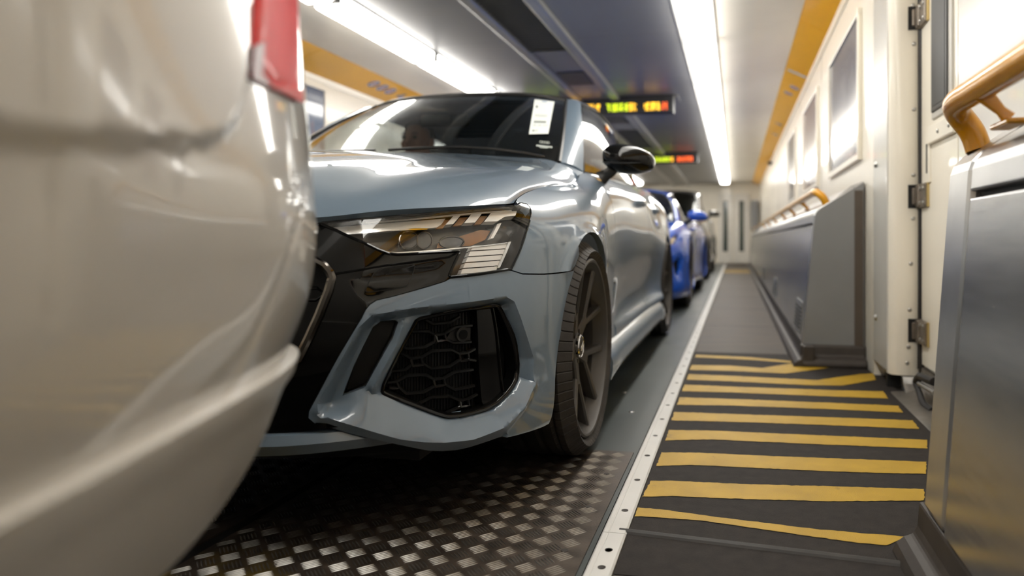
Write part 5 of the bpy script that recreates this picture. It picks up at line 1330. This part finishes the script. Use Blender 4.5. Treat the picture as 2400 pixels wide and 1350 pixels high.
bs = [((0,-.95),[(.06,.10),(.0,.16),(0,.30),(.01,.42),(.03,.52),(.07,.585),(.12,.61)]),
      ((.78,-.72),[(.05,.10),(.0,.16),(0,.30),(.008,.45),(.03,.58),(.08,.66),(.13,.70)]),
      ((.915,-.3),[(.04,.10),(.0,.16),(0,.30),(.004,.48),(.02,.62),(.07,.74),(.14,.785)]),
      ((.925,0),[(.04,.10),(.0,.16),(0,.30),(.0,.50),(.015,.66),(.06,.79),(.14,.835)]),
      ((.89,.7),[(.05,.10),(.0,.16),(.015,.30),(.015,.5),(.01,.66),(.04,.79),(.12,.86)]),
      ((.945,2.4),[(.05,.12),(.0,.18),(.0,.32),(.0,.52),(.01,.68),(.05,.82),(.16,.90)]),
      ((0,3.47),[(.07,.16),(.02,.22),(.0,.36),(.02,.55),(.06,.70),(.10,.80),(.16,.86)])]
bg = dict(ws_base=[(0,.36,.84),(.35,.39,.845),(.60,.48,.85),(.70,.56,.86)], ws_top=[(0,1.10,1.205),(.25,1.11,1.20),(.45,1.15,1.185),(.52,1.18,1.17)], ws_mid=[(0,.36,.84),(0,.75,1.065),(0,1.10,1.205)],
  a_in=[(.70,.56,.86),(.66,.78,1.0),(.60,1.0,1.10),(.52,1.18,1.17)], a_out=[(.76,.62,.86),(.71,.82,.99),(.65,1.0,1.09),(.58,1.17,1.15)],
  roof_mid=[(0,1.10,1.205),(0,1.22,1.245),(0,1.5,1.27),(0,1.9,1.24),(0,2.3,1.16)], roof_side=[(.52,1.18,1.17),(.53,1.5,1.225),(.51,1.9,1.195),(.45,2.25,1.12)], roof_rear=[(0,2.3,1.16),(.25,2.29,1.15),(.45,2.25,1.12)],
  dlo_top=[(.58,1.17,1.15),(.60,1.45,1.19),(.58,1.8,1.15),(.58,2.2,.98)], belt=[(.77,.66,.862),(.775,1.2,.87),(.76,1.7,.885),(.70,2.2,.91)], rear_base=[(0,3.0,.95),(.3,2.98,.95),(.6,2.8,.93)])
simple_car('sports_car', 'low bright blue sports car parked behind the grey-blue hatchback', (-1.345, 6.75, 0), bp, bs, bg, M_BLUE, [np.array((.35,.33,.84)), np.array((.62,.45,.845))], .55, [np.array(q) for q in ((0,-.83,.61),(0,-.7,.655),(0,-.3,.73),(0,.1,.80),(0,.32,.84))], 2.46, .34, .365,
  lamps=[zb((285,600),(330,555),(375,540),(368,590),(330,640),(292,655))], intakes=[zb((335,830),(395,775),(412,800),(405,900),(385,965),(362,930))], mirror_c=(.95,.62,.905))
sp_ = [(0,-.92),(.4,-.89),(.65,-.80),(.82,-.62),(.90,-.38),(.925,0),(.915,.4),(.905,1.0),(.905,1.8),(.925,2.5),(.925,2.9),(.88,3.3),(.7,3.55),(0,3.62)]
ss = [((0,-.92),[(.06,.16),(.0,.24),(0,.42),(.01,.60),(.03,.75),(.07,.88),(.14,.93)]), ((.82,-.62),[(.05,.16),(.0,.24),(0,.42),(.008,.62),(.03,.80),(.08,.92),(.13,.96)]),
      ((.925,0),[(.05,.16),(.0,.24),(0,.42),(.0,.65),(.02,.84),(.06,.97),(.13,1.02)]), ((.905,1.0),[(.06,.16),(.0,.24),(.02,.42),(.02,.65),(.02,.84),(.04,.98),(.11,1.08)]),
      ((.925,2.9),[(.06,.18),(.0,.26),(.0,.42),(.0,.65),(.02,.84),(.05,1.0),(.12,1.12)]), ((0,3.62),[(.07,.2),(.02,.28),(.0,.42),(.0,.65),(.02,.84),(.05,1.0),(.12,1.1)])]
sg_ = dict(ws_base=[(0,.42,1.08),(.35,.45,1.08),(.60,.54,1.07),(.69,.60,1.06)], ws_top=[(0,1.15,1.56),(.3,1.16,1.555),(.5,1.20,1.54),(.58,1.24,1.525)], ws_mid=[(0,.42,1.08),(0,.8,1.35),(0,1.15,1.56)],
  a_in=[(.69,.60,1.06),(.66,.82,1.23),(.62,1.04,1.40),(.58,1.24,1.525)], a_out=[(.75,.66,1.06),(.72,.86,1.21),(.68,1.04,1.37),(.64,1.22,1.49)],
  roof_mid=[(0,1.15,1.56),(0,1.7,1.62),(0,2.4,1.61),(0,3.1,1.54)], roof_side=[(.58,1.24,1.525),(.60,1.7,1.58),(.59,2.4,1.565),(.55,3.05,1.50)], roof_rear=[(0,3.1,1.54),(.3,3.09,1.535),(.55,3.05,1.50)],
  dlo_top=[(.64,1.22,1.49),(.66,1.7,1.525),(.65,2.4,1.50),(.63,3.0,1.40)], belt=[(.765,.70,1.07),(.775,1.4,1.09),(.77,2.2,1.11),(.70,3.0,1.15)], rear_base=[(0,3.5,1.12),(.4,3.47,1.12),(.68,3.35,1.12)], roof_mat=M_GLOSSB)
simple_car('suv_car', 'tall dark grey sport utility car with black roof behind the blue sports car', (-1.34, 11.75, 0), sp_, ss, sg_, M_DKC, [np.array((.35,.40,1.07)), np.array((.62,.5,1.06))], .58, [np.array(q) for q in ((0,-.78,.93),(0,-.6,.98),(0,-.1,1.03),(0,.38,1.075))], 2.7, .36, .39, mirror_c=(.97,.72,1.12))

# ================================================================== DRIVER
def driver(O):
    p = empty('person', O, 'person in dark clothes sitting at the wheel of the grey-blue car', 'person')
    me = bpy.data.meshes.new('body'); b = bmesh.new(); sk = b.verts.layers.skin.verify()
    V = {}
    def v(n, co, r): q = b.verts.new(co); q[sk].radius = r if hasattr(r, '__len__') else (r, r); V[n] = q; return q
    v('pel',(0,.02,.50),(.16,.13)); v('waist',(0,.06,.66),(.145,.11)); v('chest',(0,.10,.86),(.165,.12)); v('neck0',(0,.11,1.01),(.075,.07)); v('neck',(0,.09,1.07),(.055,.055)); v('head0',(0,.065,1.12),(.06,.07)); v('head1',(0,.055,1.18),(.075,.095)); v('head2',(0,.065,1.25),(.070,.09)); v('head3',(0,.07,1.29),(.045,.06))
    for a, c in (('pel','waist'),('waist','chest'),('chest','neck0'),('neck0','neck'),('neck','head0'),('head0','head1'),('head1','head2'),('head2','head3')): b.edges.new((V[a],V[c]))
    for s in (-1, 1):
        k = 'L' if s < 0 else 'R'
        v('sh'+k,(s*.19,.10,.97),.062); v('el'+k,(s*.25,-.08,.78),.045); v('wr'+k,(s*.16,-.30,.90),.030); v('ha'+k,(s*.155,-.345,.925),.034)
        v('hip'+k,(s*.10,-.02,.47),.095); v('kn'+k,(s*.13,-.42,.52),.065); v('an'+k,(s*.13,-.72,.24),.045); v('to'+k,(s*.13,-.86,.20),.04)
        for a, c in (('neck0','sh'+k),('sh'+k,'el'+k),('el'+k,'wr'+k),('wr'+k,'ha'+k),('pel','hip'+k),('hip'+k,'kn'+k),('kn'+k,'an'+k),('an'+k,'to'+k)): b.edges.new((V[a],V[c]))
        for f in range(4):
            x = s*(.135+.012*f); a = v('f%d%s' % (f,k),(x,-.375,.93-.004*f),.0095); c = v('g%d%s' % (f,k),(x,-.392,.905),.0085); d = v('h%d%s' % (f,k),(x,-.372,.885),.008)
            for e0, e1 in (('ha'+k,a),(None,None)):
                if e0: b.edges.new((V[e0], e1))
            b.edges.new((a,c)); b.edges.new((c,d))
        a = v('t'+k,(s*.135,-.35,.905),.011); c = v('u'+k,(s*.13,-.365,.885),.010); b.edges.new((V['ha'+k],a)); b.edges.new((a,c))
    V['pel'][sk].use_root = True
    b.to_mesh(me); b.free(); o = bpy.data.objects.new('body', me); COL.objects.link(o); o.parent = p
    o.modifiers.new('skin', 'SKIN'); ss_ = o.modifiers.new('smooth', 'SUBSURF'); ss_.levels = 1; ss_.render_levels = 2
    sk_m = mat('skin_tone', (.42,.22,.15), .5, var=.08, vscale=20); cl = mat('dark_clothes', (.03,.03,.035), .8, var=.2, vscale=30)
    nt = sk_m.node_tree; bs_ = nt.nodes['Principled BSDF']; old = bs_.inputs['Base Color'].links[0].from_socket
    tc = nt.nodes.new('ShaderNodeTexCoord'); sx = nt.nodes.new('ShaderNodeSeparateXYZ'); nt.links.new(tc.outputs['Object'], sx.inputs[0])
    me.materials.append(sk_m)
    # face: nose, ears, mouth, eyes; hair cap; shirt
    MB().tube([(0,-.035,1.215),(0,-.058,1.175),(0,-.045,1.165)], [.008,.014,.008], 8).build('nose', sk_m, p)
    for s in (-1,1):
        MB().tube([(s*.078,.055,1.16),(s*.088,.062,1.185),(s*.082,.07,1.21)], [.008,.015,.010], 8).build('ear', sk_m, p)
        MB().tube([(s*.032,-.030,1.208),(s*.032,-.043,1.208)], .011, 10).build('eye', mat('eye_dark', (.05,.03,.02), .2), p)
        MB().tube([(s*.048,-.032,1.226),(s*.03,-.042,1.230),(s*.016,-.040,1.226)], .004, 6).build('eyebrow', cl, p)
    MB().tube([(-.024,-.036,1.135),(0,-.046,1.134),(.024,-.036,1.135)], .006, 8).build('mouth', mat('lip_tone', (.32,.12,.10), .5), p)
    A = [[(.088*math.sin(th)*math.cos(ph), .075+.108*math.sin(th)*math.sin(ph), 1.235+.085*math.cos(th)) for ph in np.linspace(math.radians(-35 if th < 1 else -5), math.radians(215 if th < 1 else 185), 18)] for th in np.linspace(.02, 1.75, 12)]
    shell('hair', np.array(A), mat('hair_dark', (.03,.02,.015), .6, bump=.4, bscale=200), p, 0, .012)
    A = [[(w_*math.cos(a), yc+d_*math.sin(a), z) for a in np.linspace(0,2*math.pi,24)] for z, w_, d_, yc in ((.48,.185,.15,.02),(.66,.17,.135,.06),(.86,.20,.145,.10),(.95,.21,.125,.105),(1.0,.15,.10,.11),(1.03,.085,.085,.11))]
    shell('jacket', np.array(A), cl, p, 0, .008)
    for s in (-1,1): MB().tube([(s*.19,.10,.965),(s*.235,.0,.86),(s*.25,-.09,.78),(s*.21,-.19,.84),(s*.17,-.28,.89)], [.078,.066,.058,.050,.042], 12).build('sleeve', cl, p); MB().tube([(s*.10,.0,.48),(s*.13,-.42,.52),(s*.13,-.70,.26)], [.108,.078,.058], 12).build('trouser_leg', cl, p)
    return p
driver(CO+np.array((-.40, 1.46, .0)))
